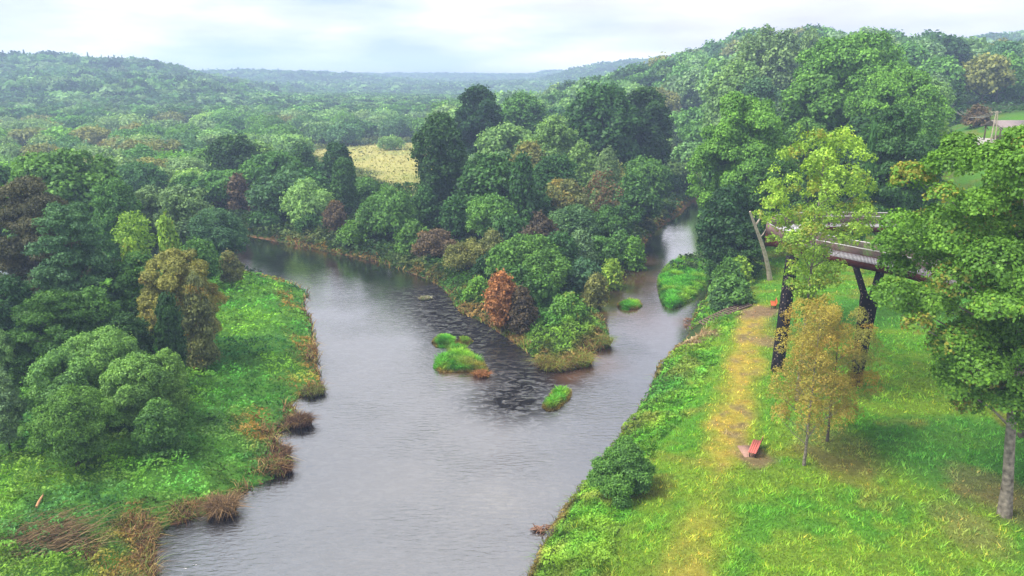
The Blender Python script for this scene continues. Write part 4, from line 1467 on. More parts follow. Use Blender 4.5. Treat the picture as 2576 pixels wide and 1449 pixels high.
on_point = lambda x, y: (u_right(x, y) < -3) & ~is_left(x, y) & (y < 215)
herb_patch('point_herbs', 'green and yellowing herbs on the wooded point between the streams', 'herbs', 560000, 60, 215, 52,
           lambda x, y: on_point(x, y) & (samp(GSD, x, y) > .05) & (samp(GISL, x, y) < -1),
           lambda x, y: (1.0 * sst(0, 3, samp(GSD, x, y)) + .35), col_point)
herb_patch('right_bank_herbs', 'tall bright herbs along the right bank of the river', 'herbs', 640000, 28, 150, 53,
           lambda x, y: (u_right(x, y) > -1.2) & (u_right(x, y) < 5.5 + 3 * (fbm(x, y, 4, 12, 2) - .5)) & (samp(GSD, x, y) > .03) & (samp(GISL, x, y) < -1)
           & (poly_sd(x, y, [hit(1752, 828)[:2], hit(1884, 768)[:2]], False) > .95) & (np.hypot(x - hit(1745, 845)[0], (y - hit(1745, 845)[1])) > 2.6),
           lambda x, y: .55 * (1 - sst(3, 6, u_right(x, y))) + .12,
           lambda x, y: shore_dry(x, y, lawn_color(x, y) * [1.0, 1.05, 1.1], samp(GSD, x, y), .8, (.26, .20, .05)))
herb_patch('hillside_undergrowth', 'dark undergrowth below the trees of the right hillside', 'undergrowth', 260000, 60, 420, 54,
           lambda x, y: (u_right(x, y) > 2) & ((y > 128) | ((x > 45) & (y > 95))) & (samp(lawn_w, x, y) < .5) & (samp(GSD, x, y) > .3),
           lambda x, y: 1.3 + 0 * x, lambda x, y: mixn((.04, .10, .03), (.08, .17, .04), fbm(x, y, 12, 24, 2)), leaf=.0030)
herb_patch('valley_undergrowth', 'low scrub filling the valley floor between the trees', 'undergrowth', 300000, 118, 600, 55,
           lambda x, y: (u_right(x, y) < -2) & (y > 112) & (samp(GM, x, y) < -1.5) & (samp(GSD, x, y) > .5),
           lambda x, y: 1.6 + 0 * x, lambda x, y: mixn((.05, .11, .035), (.15, .19, .05), sst(.4, .65, fbm(x, y, 22, 25, 3))), leaf=.0030)
herb_patch('meadow_grass', 'pale dry hay meadow in the valley', 'grass', 70000, 150, 460, 56,
           lambda x, y: samp(GM, x, y) > -2,
           lambda x, y: .35 + 0 * x, lambda x, y: mixn((.44, .40, .14), (.33, .36, .11), sst(.45, .7, fbm(x, y * .6, 14, 70, 4))), leaf=.0022)

# tussock isles in the river: each isle is a thing of its own
isl_lab = {'large': 'large oval green isle in the right stream', 'tiny_right': 'tiny green isle in the brown shallows left of the large isle',
           'top_left': 'small round tussock, upper one of the midstream group', 'dot': 'tiny tussock right of the upper midstream one',
           'mid_left': 'long green and brown tussock isle in midstream', 'slim': 'slim slanting green tussock below the point'}
for k_, nm in isl_lab.items():
    P = np.array(isl[k_])
    rg = np.random.default_rng(len(nm))
    cx, cy = P.mean(0)
    lo, hi = P.min(0) - .3, P.max(0) + .3
    n = int(8400 * np.prod(hi - lo) / max(np.prod(hi - lo), 1) * (12 if k_ == 'large' else 3 if k_ == 'mid_left' else 1.2))
    x = rg.uniform(lo[0], hi[0], n)
    y = rg.uniform(lo[1], hi[1], n)
    d = poly_sd(x, y, P)
    kk = d > -.18
    x, y, d = x[kk], y[kk], d[kk]
    r = np.hypot(cx, cy)
    cl_ = np.clip((vn(x, y, .75, 64) * .6 + vn(x, y, .3, 65) * .4 - .5) * 2.4 + .5, 0, 1)
    h = (.12 + .45 * vn(x, y, 1.1, 66) + .35 * cl_) * sst(-.3, .5, d) * (.75 if k_ in ('large', 'mid_left') else .6) + .05
    z = .03 + .25 * sst(-.1, 1.2, d) + h * rg.uniform(.0, .85, len(x)) ** .7
    f = sst(.4, .62, fbm(x, y, 1.7, 67, 2))
    c = mixn((.110, .380, .035), (.230, .430, .040), f)
    dry = (1 - sst(.0, .45, d)) * .8 * sst(.4, .55, vn(x, y, 1.5, 68))
    if k_ in ('mid_left', 'slim'):
        dry = np.maximum(dry, sst(lo[0], hi[0], x) * .8 * sst(.35, .6, vn(x, y, .9, 69)) * (y < cy))
    if k_ == 'large':
        dry = np.maximum(dry, sst(cx, hi[0], x) * .40)
        c = c * (1 - dry[:, None]) + np.array((.14, .20, .05)) * dry[:, None]
    else:
        c = c * (1 - dry[:, None]) + np.array((.33, .17, .045)) * dry[:, None]
    c = c * rg.uniform(.6, 1.4, (len(x), 1)) * (.45 + .95 * cl_[:, None])
    V, Fc, m_ = blades(x - cx, y - cy, z - .12, h * .7 + .1, np.full(len(x), .0016 * r), rg.uniform(.4, 1.8, len(x)), rg)
    o = thing('tussock_isle', isl_lab[k_], 'tussock', (cx, cy, 0), group='grassy isles in the river')
    add_obj('grass', mk_mesh('isle_grass', V, [Fc], M_grass, False, {'Col': ('FLOAT_COLOR', np.repeat(c, m_, 0))}), o)
    mb = MB()
    Q = (P - [cx, cy])
    ring = [np.column_stack([Q * s, np.full(len(P), zz)]) for s, zz in ((1.02, -.3), (.98, .02), (.82, .16), (.4, .26), (.02, .28))]
    nP = len(P)
    mb.add(np.concatenate(ring), [[a * nP + i, a * nP + (i + 1) % nP, (a + 1) * nP + (i + 1) % nP, (a + 1) * nP + i] for a in range(4) for i in range(nP)])
    me = mb.mesh('isle_soil', simple('isle_soil_' + k_, (.07, .055, .03), .95, spec=.1) if k_ == 'large' else bpy.data.materials['isle_soil_large'], True)
    add_obj('soil_mound', me, o)


# brown and green sedge fringing the shores
def sedge(name, label, n, seed, sel, hh, cols, rmin=28, rmax=150):
    x, y, rg = scatter(n, rmin, rmax, seed)
    k = sel(x, y)
    x, y = x[k], y[k]
    q = vn(x, y, 1.6, 91)
    k = q > .38
    x, y, q = x[k], y[k], q[k]
    r = np.hypot(x, y)
    n = len(x)
    h = hh * rg.uniform(.5, 1.2, n) * (.6 + .7 * q)
    c = np.array(cols)[rg.integers(0, len(cols), n)] * rg.uniform(.55, 1.5, (n, 1))
    V, Fc, m_ = blades(x, y, np.maximum(samp(GZ, x, y), 0) - .05, h, .0012 * r, rg.uniform(.5, 1.9, n), rg, 2)
    o = add_obj(name, mk_mesh(name, V, list(Fc), M_reed, False, {'Col': ('FLOAT_COLOR', np.repeat(c, m_, 0))}))
    tag(o, label, 'sedge', kind='stuff')


brown = [(.20, .10, .045), (.27, .16, .06), (.10, .055, .03), (.15, .20, .04), (.34, .25, .09)]
sedge('left_shore_sedge', 'brown and straw sedge leaning over the left shore', 520000, 61,
      lambda x, y: is_left(x, y) & (samp(GSD, x, y) > -.15) & (samp(GSD, x, y) < .35 + 3.4 * sst(62, 44, y) * vn(x, y, 5, 92) + 1.0 * vn(x, y, 2, 93) * (y < 78)), 1.0, brown)
sedge('point_shore_sedge', 'rusty sedge along the shores of the wooded point', 420000, 62,
      lambda x, y: on_point(x, y) & (samp(GISL, x, y) < -1) & (samp(GSD, x, y) > -.1) & (samp(GSD, x, y) < .5 + 1.9 * vn(x, y, 6, 94)), .9,
      [(.24, .13, .05), (.30, .20, .06), (.14, .20, .045), (.18, .26, .04), (.12, .07, .035)])
sedge('right_shore_sedge', 'olive sedge tufts at the foot of the right bank', 260000, 63,
      lambda x, y: (np.abs(u_right(x, y)) < 1.0) & (samp(GSD, x, y) > -.05) & (samp(GSD, x, y) < .45), .55,
      [(.20, .15, .05), (.15, .22, .04), (.10, .08, .035), (.12, .28, .03)])


def tuft(px, py, label, hgt, rad, cols, n=900, seed=1, name='sedge_tuft'):
    x0, y0 = at(px, py)
    rg = np.random.default_rng(seed)
    a = rg.uniform(0, 6.28, n)
    q = np.sqrt(rg.random(n)) * rad
    x, y = np.cos(a) * q * 1.2, np.sin(a) * q
    c = np.array(cols)[rg.integers(0, len(cols), n)] * rg.uniform(.5, 1.5, (n, 1))
    V, Fc, m_ = blades(x, y, np.full(n, -.05), hgt * rg.uniform(.5, 1.1, n), np.full(n, .0011 * y0), rg.uniform(.3, 1.5, n), rg, 2)
    o = add_obj(name, mk_mesh(name, V, list(Fc), M_reed, False, {'Col': ('FLOAT_COLOR', np.repeat(c, m_, 0))}), None, (x0, y0, 0))
    tag(o, label, 'sedge tuft', 'sedge tufts standing in the water')


dk = [(.10, .05, .03), (.16, .09, .045), (.06, .04, .03), (.20, .13, .06)]
tuft(756, 1068, 'dark brown sedge tuft standing in the water off the left bank', 1.05, .75, dk, 1500, 1)
tuft(790, 990, 'sedge tuft at the small left headland', .8, .8, [(.12, .16, .04), (.10, .06, .03), (.2, .22, .05)], 1100, 2)
tuft(702, 1150, 'brown sedge tuft on the jutting left shore', 1.0, .7, dk, 1200, 3)
tuft(708, 1186, 'brown sedge tuft at the corner of the left shore', .9, .6, dk, 1000, 4)
tuft(560, 1290, 'straw sedge tuft drooping into the water at lower left', 1.3, .7, [(.30, .19, .09), (.20, .12, .05), (.1, .07, .04)], 1400, 5)
tuft(1070, 752, 'pale dead weed caught in the ripples left of the point', .5, .7, [(.42, .40, .30), (.20, .24, .08), (.3, .25, .15)], 500, 6)
tuft(1508, 868, 'rusty sedge tuft on the right edge of the tip', 1.3, 1.0, [(.24, .14, .04), (.14, .20, .04), (.2, .26, .05)], 1400, 7)
tuft(1395, 925, 'broad yellow-brown sedge tuft at the very tip', 1.4, 1.3, [(.26, .18, .05), (.16, .20, .04), (.28, .30, .05), (.14, .08, .03)], 2400, 8)
tuft(1452, 915, 'yellow-green sedge tuft right of the broad one at the tip', 1.3, 1.2, [(.24, .22, .05), (.16, .24, .04), (.30, .2, .05)], 2000, 9)
tuft(1212, 946, 'rusty sedge tuft at the end of the long midstream isle', .7, .6, [(.36, .14, .04), (.24, .12, .05)], 700, 10)


def flat_reeds():
    rg = np.random.default_rng(5)
    x0, y0, z0 = hit(95, 1365)
    n = 950
    mb = MB()
    a = rg.normal(.45, .28, n)
    px = rg.normal(0, 1.5, n)
    py = rg.normal(0, 1.1, n)
    ln = rg.uniform(.6, 1.6, n)
    base = np.stack([px, py, rg.uniform(.15, .5, n)], 1)
    dr = np.stack([np.cos(a), np.sin(a) * 1.2, rg.uniform(-.05, .3, n)], 1)
    s = np.stack([-np.sin(a), np.cos(a), 0 * a], 1) * .03
    mid = base + dr * ln[:, None] * .5 + [0, 0, .12]
    tip = base + dr * ln[:, None]
    V = np.stack([base - s, base + s, mid + s * .7, mid - s * .7, tip], 1).reshape(-1, 3)
    i0 = np.arange(n) * 5
    c = np.array([(.15, .10, .045), (.24, .17, .08), (.10, .065, .035)])[rg.integers(0, 3, n)] * rg.uniform(.6, 1.4, (n, 1))
    o = add_obj('flattened_reeds', mk_mesh('flattened_reeds', V, [np.stack([i0, i0 + 1, i0 + 2, i0 + 3], 1), np.stack([i0 + 3, i0 + 2, i0 + 4], 1)], M_reed, False,
                                           {'Col': ('FLOAT_COLOR', np.repeat(c, 5, 0))}), None, (x0, y0, z0))
    tag(o, 'flattened brown dead reeds lying in the lower left corner', 'reeds', kind='stuff')


flat_reeds()

# ------------------------------------------------------------------ the raised walkway
ctrl = [(39.5, 36.5), (36.6, 43.5), (34.6, 50), (32.8, 57.9), (30.0, 62.6), (27.5, 67.0), (26.9, 71.0), (27.9, 75.2), (30.2, 78.4), (34, 79.6), (40, 79.2), (48, 78.8), (57, 79.8), (68, 83.5), (80, 90)]
ctrl = [(x + .3, y) for x, y in ctrl]


def catmull(P, m=14):
    P = np.array(P, float)
    P = np.vstack([2 * P[0] - P[1], P, 2 * P[-1] - P[-2]])
    out = []
    for i in range(1, len(P) - 2):
        for t in np.arange(m) / m:
            out.append(.5 * ((2 * P[i]) + (-P[i - 1] + P[i + 1]) * t + (2 * P[i - 1] - 5 * P[i] + 4 * P[i + 1] - P[i + 2]) * t * t + (-P[i - 1] + 3 * P[i] - 3 * P[i + 1] + P[i + 2]) * t ** 3))
    out.append(P[-2])
    return np.array(out)


CL = catmull(ctrl)
ZD = 14.0
tan = np.gradient(CL, axis=0)
tan /= np.linalg.norm(tan, axis=1)[:, None]
nrmv = np.column_stack([-tan[:, 1], tan[:, 0]])      # to the left of travel
tipw = np.exp(-((CL[:, 1] - 75.5) / 3.5) ** 2) * (CL[:, 0] < 32)
hw_out = 1.35 + .75 * tipw
hw_in = 1.35 + .5 * tipw
EO = CL + nrmv * hw_out[:, None]
EI = CL - nrmv * hw_in[:, None]
wk = thing('raised_walkway', 'curved rust-brown steel walkway raised above the lawn among the trees', 'walkway', (30, 70, 0))
off = np.array([30, 70, 0])


def strip(A, B, za, zb, mat, name, thick=None):
    n = len(A)
    mb = MB()
    V = np.concatenate([np.column_stack([A, np.broadcast_to(za, n)]), np.column_stack([B, np.broadcast_to(zb, n)])]) - off
    mb.add(V, [[i, i + 1, n + i + 1, n + i] for i in range(n - 1)])
    return mb


def solid_strip(A, B, z0, z1, mat, name):
    n = len(A)
    z0 = np.broadcast_to(z0, n)
    z1 = np.broadcast_to(z1, n)
    V = np.concatenate([np.column_stack([A, z0]), np.column_stack([B, z0]), np.column_stack([B, z1]), np.column_stack([A, z1])]) - off
    mb = MB()
    fc = []
    for k in range(4):
        a, b = k * n, ((k + 1) % 4) * n
        fc += [[a + i, a + i + 1, b + i + 1, b + i] for i in range(n - 1)]
    fc += [[0, n, 2 * n, 3 * n], [n - 1, 4 * n - 1, 3 * n - 1, 2 * n - 1]]
    mb.add(V, fc)
    return mb.build(name, mat, wk)


solid_strip(EO - nrmv * .06, EI + nrmv * .06, ZD - .10, ZD, M_plank, 'deck')
fh = .50 + .9 * tipw
solid_strip(EO + nrmv * .02, EO - nrmv * .04, ZD - fh, ZD + .06, M_rust, 'fascia')
solid_strip(EI - nrmv * .02, EI + nrmv * .04, ZD - .5, ZD + .06, M_rust, 'fascia')
solid_strip(CL + nrmv * .35, CL - nrmv * .35, ZD - .65, ZD - .12, M_dark, 'main_beam')
for E_, sgn in ((EO, 1), (EI, -1)):
    seg = np.linalg.norm(np.diff(E_, axis=0), axis=1)
    cum = np.concatenate([[0], np.cumsum(seg)])
    s = np.arange(0, cum[-1], .125)
    bx_ = np.interp(s, cum, E_[:, 0])
    by_ = np.interp(s, cum, E_[:, 1])
    ang = np.interp(s, cum, np.unwrap(np.arctan2(tan[:, 1], tan[:, 0])))
    mb = MB()
    for x_, y_, a_ in zip(bx_, by_, ang):
        Rm = np.array([[math.cos(a_), -math.sin(a_), 0], [math.sin(a_), math.cos(a_), 0], [0, 0, 1]])
        mb.box((x_ - 30, y_ - 70, ZD + .60), (.035, .05, 1.12), Rm)
    mb.build('baluster_row', M_baluster, wk)
    mb = MB()
    mb.tube(np.column_stack([E_[:, 0] - 30, E_[:, 1] - 70, np.full(len(E_), ZD + 1.2)]), .05, 8)
    mb.build('handrail', M_rail, wk, True)


def pillar(top, base, w0, w1, parent, name='pillar', fork=None):
    """broad flat blade of steel plate from base to top"""
    top = np.array(top, float)
    base = np.array(base, float)
    mb = MB()
    n = 10
    V = []
    for i in range(n + 1):
        t = i / n
        c = base * (1 - t) + top * t
        w = w0 + (w1 - w0) * t
        for sx, sy in ((-1, -1), (1, -1), (1, 1), (-1, 1)):
            V.append(c + [sx * w / 2, sy * w * .22, 0] - off)
    fc = [[i * 4 + k, i * 4 + (k + 1) % 4, i * 4 + 4 + (k + 1) % 4, i * 4 + 4 + k] for i in range(n) for k in range(4)]
    fc += [[3, 2, 1, 0], [n * 4, n * 4 + 1, n * 4 + 2, n * 4 + 3]]
    mb.add(V, fc)
    return mb.build(name, M_pillar, parent)


hx, hy, hz_ = hit(1954, 936)
zt = ZD - .5
dep = hy
pillar((hx + 1.3, hy + 2.4, zt), (hx, hy, hz_ - .4), 1.05, 1.0, wk)
hx2, hy2, hz2 = hit(2150, 972)
mid = np.array((hx2 + .75, hy2 + .9, hz2 + 8.0))
pillar(mid, (hx2, hy2, hz2 - .4), .85, 1.35, wk)
pillar((hx2 + 1.55, hy2 + 1.2, zt), mid + [.32, 0, -.35], .7, .6, wk, 'pillar_arm')
pillar((hx2 + .0, hy2 + 2.4, zt), mid + [-.36, 0, -.35], .55, .5, wk, 'pillar_arm')
pillar((30.5, 78.8, zt), (28.6, 74.0, gz(28.6, 74) - .4), .5, .6, wk)
pillar((48, 79, zt), (48.5, 79, gz(48.5, 79) - .4), .7, .7, wk)
pillar((38.6, 40.5, zt), (38.8, 40.2, gz(38.8, 40.2) - .4), .9, .9, wk)

# ------------------------------------------------------------------ benches, steps, dead trunk, drift
def bench(px, py, rz, wood, label):
    x0, y0, z0 = hit(px, py)
    t = thing('park_bench', label, 'bench', (x0, y0, z0), rz, 'wooden benches on the right lawn')
    # length along local Y, front towards local -X
    for i in range(4):
        mb = MB()
        mb.box((-.21 + i * .14, 0, .46), (.125, 2.2, .045))
        mb.build('seat_slat', wood, t)
    Rb = Matrix.Rotation(math.radians(16), 3, 'Y')
    R_ = np.array(Rb)
    for i in range(3):
        mb = MB()
        mb.box((.31 + .035 * i, 0, .60 + .14 * i), (.04, 2.2, .115), R_)
        mb.build('back_slat', wood, t)
    for sy in (-.78, .78):
        mb = MB()
        mb.box((-.18, sy, .215), (.07, .09, .43))
        mb.build('leg', M_dark, t)
        mb = MB()
        mb.box((.22, sy, .215), (.07, .09, .43))
        mb.box((.36, sy, .66), (.05, .07, .56), R_)
        mb.build('leg', M_dark, t)
        mb = MB()
        mb.box((.02, sy, .415), (.5, .06, .03))
        mb.build('cross_bar', M_dark, t)
    return t


bench(1897, 1138, math.radians(-27), M_redbench, 'red-brown slatted bench on the lawn beside the straw path')
bench(1944, 772, math.radians(-16), M_orangebench, 'orange-red bench at the head of the wooden steps')
x0, y0, z0 = hit(1880, 1136)
mb = MB()
mb.box((x0, y0, z0 - .12), (.9, 1.7, .34))
pv = mb.build('paved_pad', M_paver)
tag(pv, kind='structure')


def steps():
    a = np.array(hit(1764, 822))
    b = np.array(hit(1884, 768))
    st = thing('wooden_steps', 'narrow wooden steps climbing from the river shore to the lawn', 'steps', tuple(a))
    d = b - a
    L_ = math.hypot(d[0], d[1])
    ang = math.atan2(d[1], d[0])
    R_ = np.array([[math.cos(ang), -math.sin(ang), 0], [math.sin(ang), math.cos(ang), 0], [0, 0, 1]])
    n = 17
    zs = []
    for i in range(n):
        t = (i + .5) / n
        p = d * t
        gx_, gy_ = a[0] + p[0], a[1] + p[1]
        z = gz(gx_, gy_) - a[2] + .3
        zs.append((t, z))
        mb = MB()
        mb.box((p[0], p[1], z), (L_ / n * .62, 1.25, .10), R_)
        mb.build('tread', M_wood, st)
    for s in (-1, 1):
        mb = MB()
        pts = [(d[0] * t - math.sin(ang) * s * .68, d[1] * t + math.cos(ang) * s * .68, z - .02) for t, z in zs]
        mb.tube(pts, .09, 6)
        mb.build('side_rail', M_wood, st)


steps()


def dead_trunk():
    p0 = np.array(hit(1938, 704))
    dx, dy, dz = ray(1890, 532)
    t = (p0[1] - 2.5) / dy
    p1 = np.array([dx * t, dy * t, H0 + dz * t])
    o = thing('dead_trunk', 'bare leaning dead trunk at the edge of the dark trees left of the walkway', 'dead tree', tuple(p0))
    mb = MB()
    d = p1 - p0
    pts = [d * t + np.array([.25 * math.sin(t * 4), 0, 0]) + (0, 0, -.3 if t == 0 else 0) for t in np.linspace(0, 1, 8)]
    mb.tube(pts, [.42, .31, .28, .26, .24, .21, .18, .12], 9)
    mb.build('trunk', M_dead, o, True)
    mb = MB()
    q = d * .80
    mb.tube([q, q + [.5, 0, .9], q + [.6, 0, 1.9]], [.14, .1, .04], 6)
    mb.build('branch', M_dead, o, True)
    mb = MB()
    q = d * .62
    mb.tube([q, q + [.6, .2, .5], q + [.9, .2, 1.2]], [.11, .07, .03], 6)
    mb.build('branch', M_dead, o, True)


dead_trunk()


def log(pa, pb, r, label, mat=M_dead, name='fallen_log', lift=.25):
    a = np.array(hit(*pa)) + [0, 0, lift]
    b = np.array(hit(*pb)) + [0, 0, lift]
    mb = MB()
    m = (a + b) / 2
    pts = [a - m, (a - m) * .3 + [0, 0, .06], (b - m) * .4 + [0, 0, .04], b - m]
    mb.tube(pts, [r, r * .95, r * .8, r * .6], 8)
    q = (b - m) * .2
    mb.tube([q, q + [.15, .1, .25], q + [.2, .1, .5]], [r * .4, r * .25, r * .1], 5)
    o = mb.build(name, mat, None, True, loc=tuple(m))
    tag(o, label, 'log')
    return o


log((96, 1298), (112, 1268), .09, 'short pale fallen branch among the herbs at lower left', simple('orange_wood', (.42, .22, .10), .8), lift=.65)


def drift(px, py, label, seed, n=26, rad=.7, z=.12):
    x0, y0 = at(px, py)
    rg = np.random.default_rng(seed)
    mb = MB()
    for i in range(n):
        c = rg.normal(0, rad * .35, 3) * [1, .8, .15] + [0, 0, z]
        dv = rg.normal(0, 1, 3) * [1, .8, .35]
        dv = dv / np.linalg.norm(dv) * rad * rg.uniform(.3, .8)
        mb.tube([c - dv, c + rg.normal(0, .05, 3), c + dv + [0, 0, .05]], [.03, .035, .012], 5)
    o = mb.build('driftwood', M_drift, None, True, loc=(x0, y0, 0))
    tag(o, label, 'driftwood', 'drift in the river')


M_drift = simple('wet_driftwood', (.24, .12, .065), .7, scale=5, var=.4)
drift(1355, 1336, 'tangle of brown driftwood in the water off the right bank', 1, 34, .62)
drift(1375, 1328, 'small curl of driftwood right of the tangle', 2, 10, .38, .1)
drift(1732, 806, 'dark twigs sticking out of the water below the steps', 3, 14, .8, .15)
drift(1728, 820, 'nearer dark twigs in the water below the steps', 4, 10, .7, .1)
drift(1168, 770, 'pale twigs in the ripples beside the point', 5, 12, .7, .1)


def rock(px, py, r, label, seed):
    x0, y0 = at(px, py)
    import bmesh
    bm = bmesh.new()
    bmesh.ops.create_icosphere(bm, subdivisions=3, radius=r)
    rg = np.random.default_rng(seed)
    for v in bm.verts:
        p = np.array(v.co)
        v.co *= 1 + .22 * float(n3(p[None] / r, seed)[0])
        v.co.z *= .55
    me = bpy.data.meshes.new('river_stone')
    bm.to_mesh(me)
    bm.free()
    me.materials.append(M_stone)
    o = add_obj('river_stone', me, None, (x0, y0, .05))
    tag(o, label, 'stone', 'stones in the shallows')


rock(620, 689, .75, 'grey stone in the river off the upper left shore', 1)
rock(1742, 838, .30, 'stone on the muddy shore below the steps', 2)
rock(1733, 852, .25, 'smaller stone at the water edge below the steps', 3)
rock(1751, 830, .22, 'small stone nearest the foot of the steps', 4)


# ------------------------------------------------------------------ person on the far arm
def person():
    x0, y0 = 33.6, 79.4
    ax = (2087 - 1288) / F
    x0 = ax * (79.4 * cP + (H0 - 15) * sP)
    p = thing('person', 'person in a white top standing on the far arm of the walkway', 'person', (x0, 79.4, ZD), math.radians(200))
    me = bpy.data.meshes.new('body')
    V = [(0, 0, .93), (0, 0, 1.15), (0, 0, 1.36), (0, 0, 1.48), (0, -.01, 1.60), (0, -.01, 1.70),
         (.18, 0, 1.40), (.24, .02, 1.14), (.20, -.12, .92), (-.18, 0, 1.40), (-.24, .02, 1.14), (-.20, -.12, .92),
         (.10, 0, .86), (.11, -.02, .47), (.11, .02, .07), (.11, -.14, .04), (-.10, 0, .86), (-.11, -.02, .47), (-.11, .02, .07), (-.11, -.14, .04)]
    Ed = [(0, 1), (1, 2), (2, 3), (3, 4), (4, 5), (2, 6), (6, 7), (7, 8), (2, 9), (9, 10), (10, 11), (0, 12), (12, 13), (13, 14), (14, 15), (0, 16), (16, 17), (17, 18), (18, 19)]
    me.from_pydata(V, Ed, [])
    o = add_obj('body', me, p)
    o.modifiers.new('skin', 'SKIN')
    R_ = [(.15, .11), (.14, .10), (.16, .11), (.06, .06), (.095, .11), (.08, .09), (.06, .06), (.042, .042), (.035, .03), (.06, .06), (.042, .042), (.035, .03),
          (.09, .09), (.06, .06), (.045, .05), (.04, .03), (.09, .09), (.06, .06), (.045, .05), (.04, .03)]
    for v, r_ in zip(me.skin_vertices[0].data, R_):
        v.radius = r_
    me.skin_vertices[0].data[0].use_root = True
    s_ = o.modifiers.new('sub', 'SUBSURF')
    s_.levels = s_.render_levels = 2
    me.materials.append(M_skin)
    for nm, zz, mat in (('shirt', [(.93, .165, .125), (1.1, .155, .12), (1.3, .185, .13), (1.44, .13, .09)], M_white), ('trousers', [(.60, .17, .12), (.80, .18, .13), (.97, .165, .125)], M_navy)):
        mb = MB()
        k = 14
        V = [(rx * math.cos(j / k * 6.283), ry * math.sin(j / k * 6.283), z) for z, rx, ry in zz for j in range(k)]
        mb.add(V, [[a * k + j, a * k + (j + 1) % k, (a + 1) * k + (j + 1) % k, (a + 1) * k + j] for a in range(len(zz) - 1) for j in range(k)])
        if nm == 'shirt':
            for s in (-1, 1):
                mb.tube([(s * .15, 0, 1.40), (s * .21, .01, 1.28), (s * .235, .02, 1.16)], [.075, .068, .06], 8)
        else:
            for s in (-1, 1):
                mb.tube([(s * .10, 0, .85), (s * .11, -.02, .48), (s * .11, .02, .10)], [.10, .075, .06], 8)
        mb.build(nm, mat, p, True)
    mb = MB()
    k = 12
    V = [(rr * math.cos(j / k * 6.283), rr * 1.1 * math.sin(j / k * 6.283) + .02, z) for z, rr in ((1.62, .105), (1.70, .115), (1.77, .09), (1.80, .02)) for j in range(k)]
    mb.add(V, [[a * k + j, a * k + (j + 1) % k, (a + 1) * k + (j + 1) % k, (a + 1) * k + j] for a in range(3) for j in range(k)])
    mb.build('hair', M_hair, p, True)


person()


# ------------------------------------------------------------------ power poles, wires, pavilion, park path at the top right
def on_plateau(px, py):
    return np.array(hit(px, py))


pa = on_plateau(2482, 405)
pb = on_plateau(2373, 300)
ztop_a = H0 + ray(2507, 279)[2] / ray(2507, 279)[1] * pa[1]
ztop_b = H0 + ray(2381, 236)[2] / ray(2381, 236)[1] * pb[1]
top_a = np.array([(2507 - 1288) / F * (pa[1] * cP + (H0 - ztop_a) * sP), pa[1], ztop_a])
pole = thing('braced_power_pole', 'leaning double wooden power pole with cross braces in front of the pavilion', 'power pole', tuple(pa))
for dx_ in (0.0, .9):
    mb = MB()
    mb.tube([(dx_ * 1.6, 0, -.4), tuple(top_a - pa + np.array([dx_ * .3, 0, 0]))], [.17, .12], 8)
    mb.build('post', M_dead, pole, True)
t_ = top_a - pa
for q, e in ((.42, 1.0), (.75, .8)):
    mb = MB()
    mb.tube([t_ * q, t_ * q + np.array([5.5 * e, .8, -3.4 * e])], .09, 6)
    mb.build('brace', M_dead, pole, True)
mb = MB()
mb.box(t_ + [0, 0, -.25], (2.2, .12, .12))
mb.build('crossarm', M_dead, pole)
top_b = np.array([pb[0] + .3, pb[1], ztop_b])
pole2 = thing('power_pole', 'distant thin power pole left of the spruce', 'power pole', tuple(pb))
mb = MB()
mb.tube([(0, 0, -.4), tuple(top_b - pb)], [.28, .18], 8)
mb.build('post', M_pale_bark, pole2, True)
mb = MB()
mb.box(tuple(top_b - pb + [0, 0, -.6]), (2.6, .15, .15))
mb.build('crossarm', M_dead, pole2)
for i, o_ in enumerate((-1.0, -.35, .35, 1.0)):
    A_ = top_b + [o_ * 1.2, 0, -.5 - .3 * (i % 2)]
    B_ = top_a + [o_, 0, -.1]
    mb = MB()
    mb.tube([A_ * (1 - t) + B_ * t - np.array([0, 0, 3.4 * 4 * t * (1 - t)]) - A_ for t in np.linspace(0, 1, 18)], .035, 4)
    o = mb.build('power_line', M_rail, None, loc=tuple(A_))
    tag(o, 'thin sagging wire strung between the two power poles', 'wire', 'wires between the power poles')

pc = on_plateau(2530, 352)
pvn = thing('wooden_pavilion', 'open wooden park pavilion with pale board roof at the right edge', 'pavilion', tuple(pc), .15)
pr_ = 3.6
for sx in (-1, 1):
    for sy in (-1, 1):
        mb = MB()
        mb.box((sx * pr_, sy * 2.2, 1.5), (.22, .22, 3.2))
        for s in (-1, 1):
            Rb = np.array(Matrix.Rotation(math.radians(40 * s), 3, 'Y'))
            mb.box((sx * pr_ - s * .4 * 1, sy * 2.2, 2.55), (.12, .12, 1.1), Rb)
        mb.build('post', M_wood, pvn)
for s in (-1, 1):
    mb = MB()
    Rb = np.array(Matrix.Rotation(math.radians(-s * 24), 3, 'X'))
    for i in range(6):
        mb.box((0, s * (.32 + i * .53) * .95, 4.35 - (.16 + i * .235)), (8.8, .50, .06), Rb)
    mb.build('roof_slope', M_roof, pvn)
for sx in (-1, 1):
    mb = MB()
    mb.box((sx * pr_, 0, 3.12), (.18, 5.4, .2))
    mb.build('beam', M_wood, pvn)
mb = MB()
mb.box((0, .5, .55), (5.6, .06, .7))
mb.box((0, .5, .98), (5.8, .2, .08))
mb.build('railing_panel', M_wood, pvn)
mb = MB()
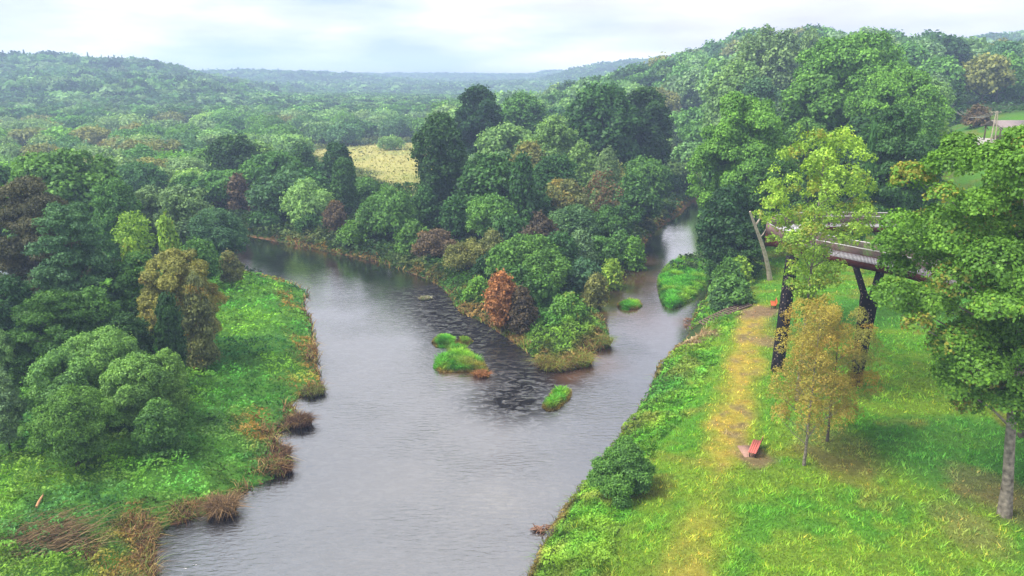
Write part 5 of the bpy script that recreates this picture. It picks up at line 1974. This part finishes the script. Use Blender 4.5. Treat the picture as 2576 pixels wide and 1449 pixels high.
mb.box((0, -.6, .75), (2.4, .9, .07))
mb.box((-.8, -.6, .36), (.1, .7, .72))
mb.box((.8, -.6, .36), (.1, .7, .72))
mb.build('table', M_wood, pvn)

# park path: a pale strip a little above the lawn
def park_path():
    pts = [on_plateau(*p) for p in [(2440, 352), (2480, 358), (2530, 366), (2600, 376)]]
    P = np.array([p[:2] for p in pts])
    CLp = catmull(P, 10)
    tn = np.gradient(CLp, axis=0)
    tn /= np.linalg.norm(tn, axis=1)[:, None]
    nn = np.column_stack([-tn[:, 1], tn[:, 0]])
    A, B = CLp + nn * 1.6, CLp - nn * 1.6
    n = len(A)
    V = np.concatenate([np.column_stack([A, samp(GZ, A[:, 0], A[:, 1]) + .12]), np.column_stack([B, samp(GZ, B[:, 0], B[:, 1]) + .12])])
    mb = MB()
    mb.add(V, [[i, i + 1, n + i + 1, n + i] for i in range(n - 1)])
    o = mb.build('park_path', simple('pale_gravel', (.42, .38, .34), .95, scale=4, var=.12, spec=.1))
    tag(o, kind='structure')


park_path()

# ------------------------------------------------------------------ haze: the air of the valley
def haze():
    ZTOP = float(GZ.max()) + 26
    me = bpy.data.meshes.new('haze')
    x0, x1, y0, y1, z0, z1 = -3700, 3700, -60, 4600, -3, ZTOP
    V = [(x, y, z) for x in (x0, x1) for y in (y0, y1) for z in (z0, z1)]
    me.from_pydata(V, [], [(0, 1, 3, 2), (4, 6, 7, 5), (0, 4, 5, 1), (2, 3, 7, 6), (0, 2, 6, 4), (1, 5, 7, 3)])
    m, t, o = new_mat('haze_air')
    v = t.nodes.new('ShaderNodeVolumePrincipled')
    v.inputs['Color'].default_value = (0.44, 0.56, 0.80, 1)
    v.inputs['Density'].default_value = HAZE
    v.inputs['Anisotropy'].default_value = 0.0
    L(t, v.outputs[0], o.inputs['Volume'])
    me.materials.append(m)
    ob = add_obj('haze', me)
    tag(ob, 'thin blue-grey haze over the valley', 'haze', kind='stuff')


HAZE = 0.00050
import os
if not os.environ.get('NOHAZE'):
    haze()
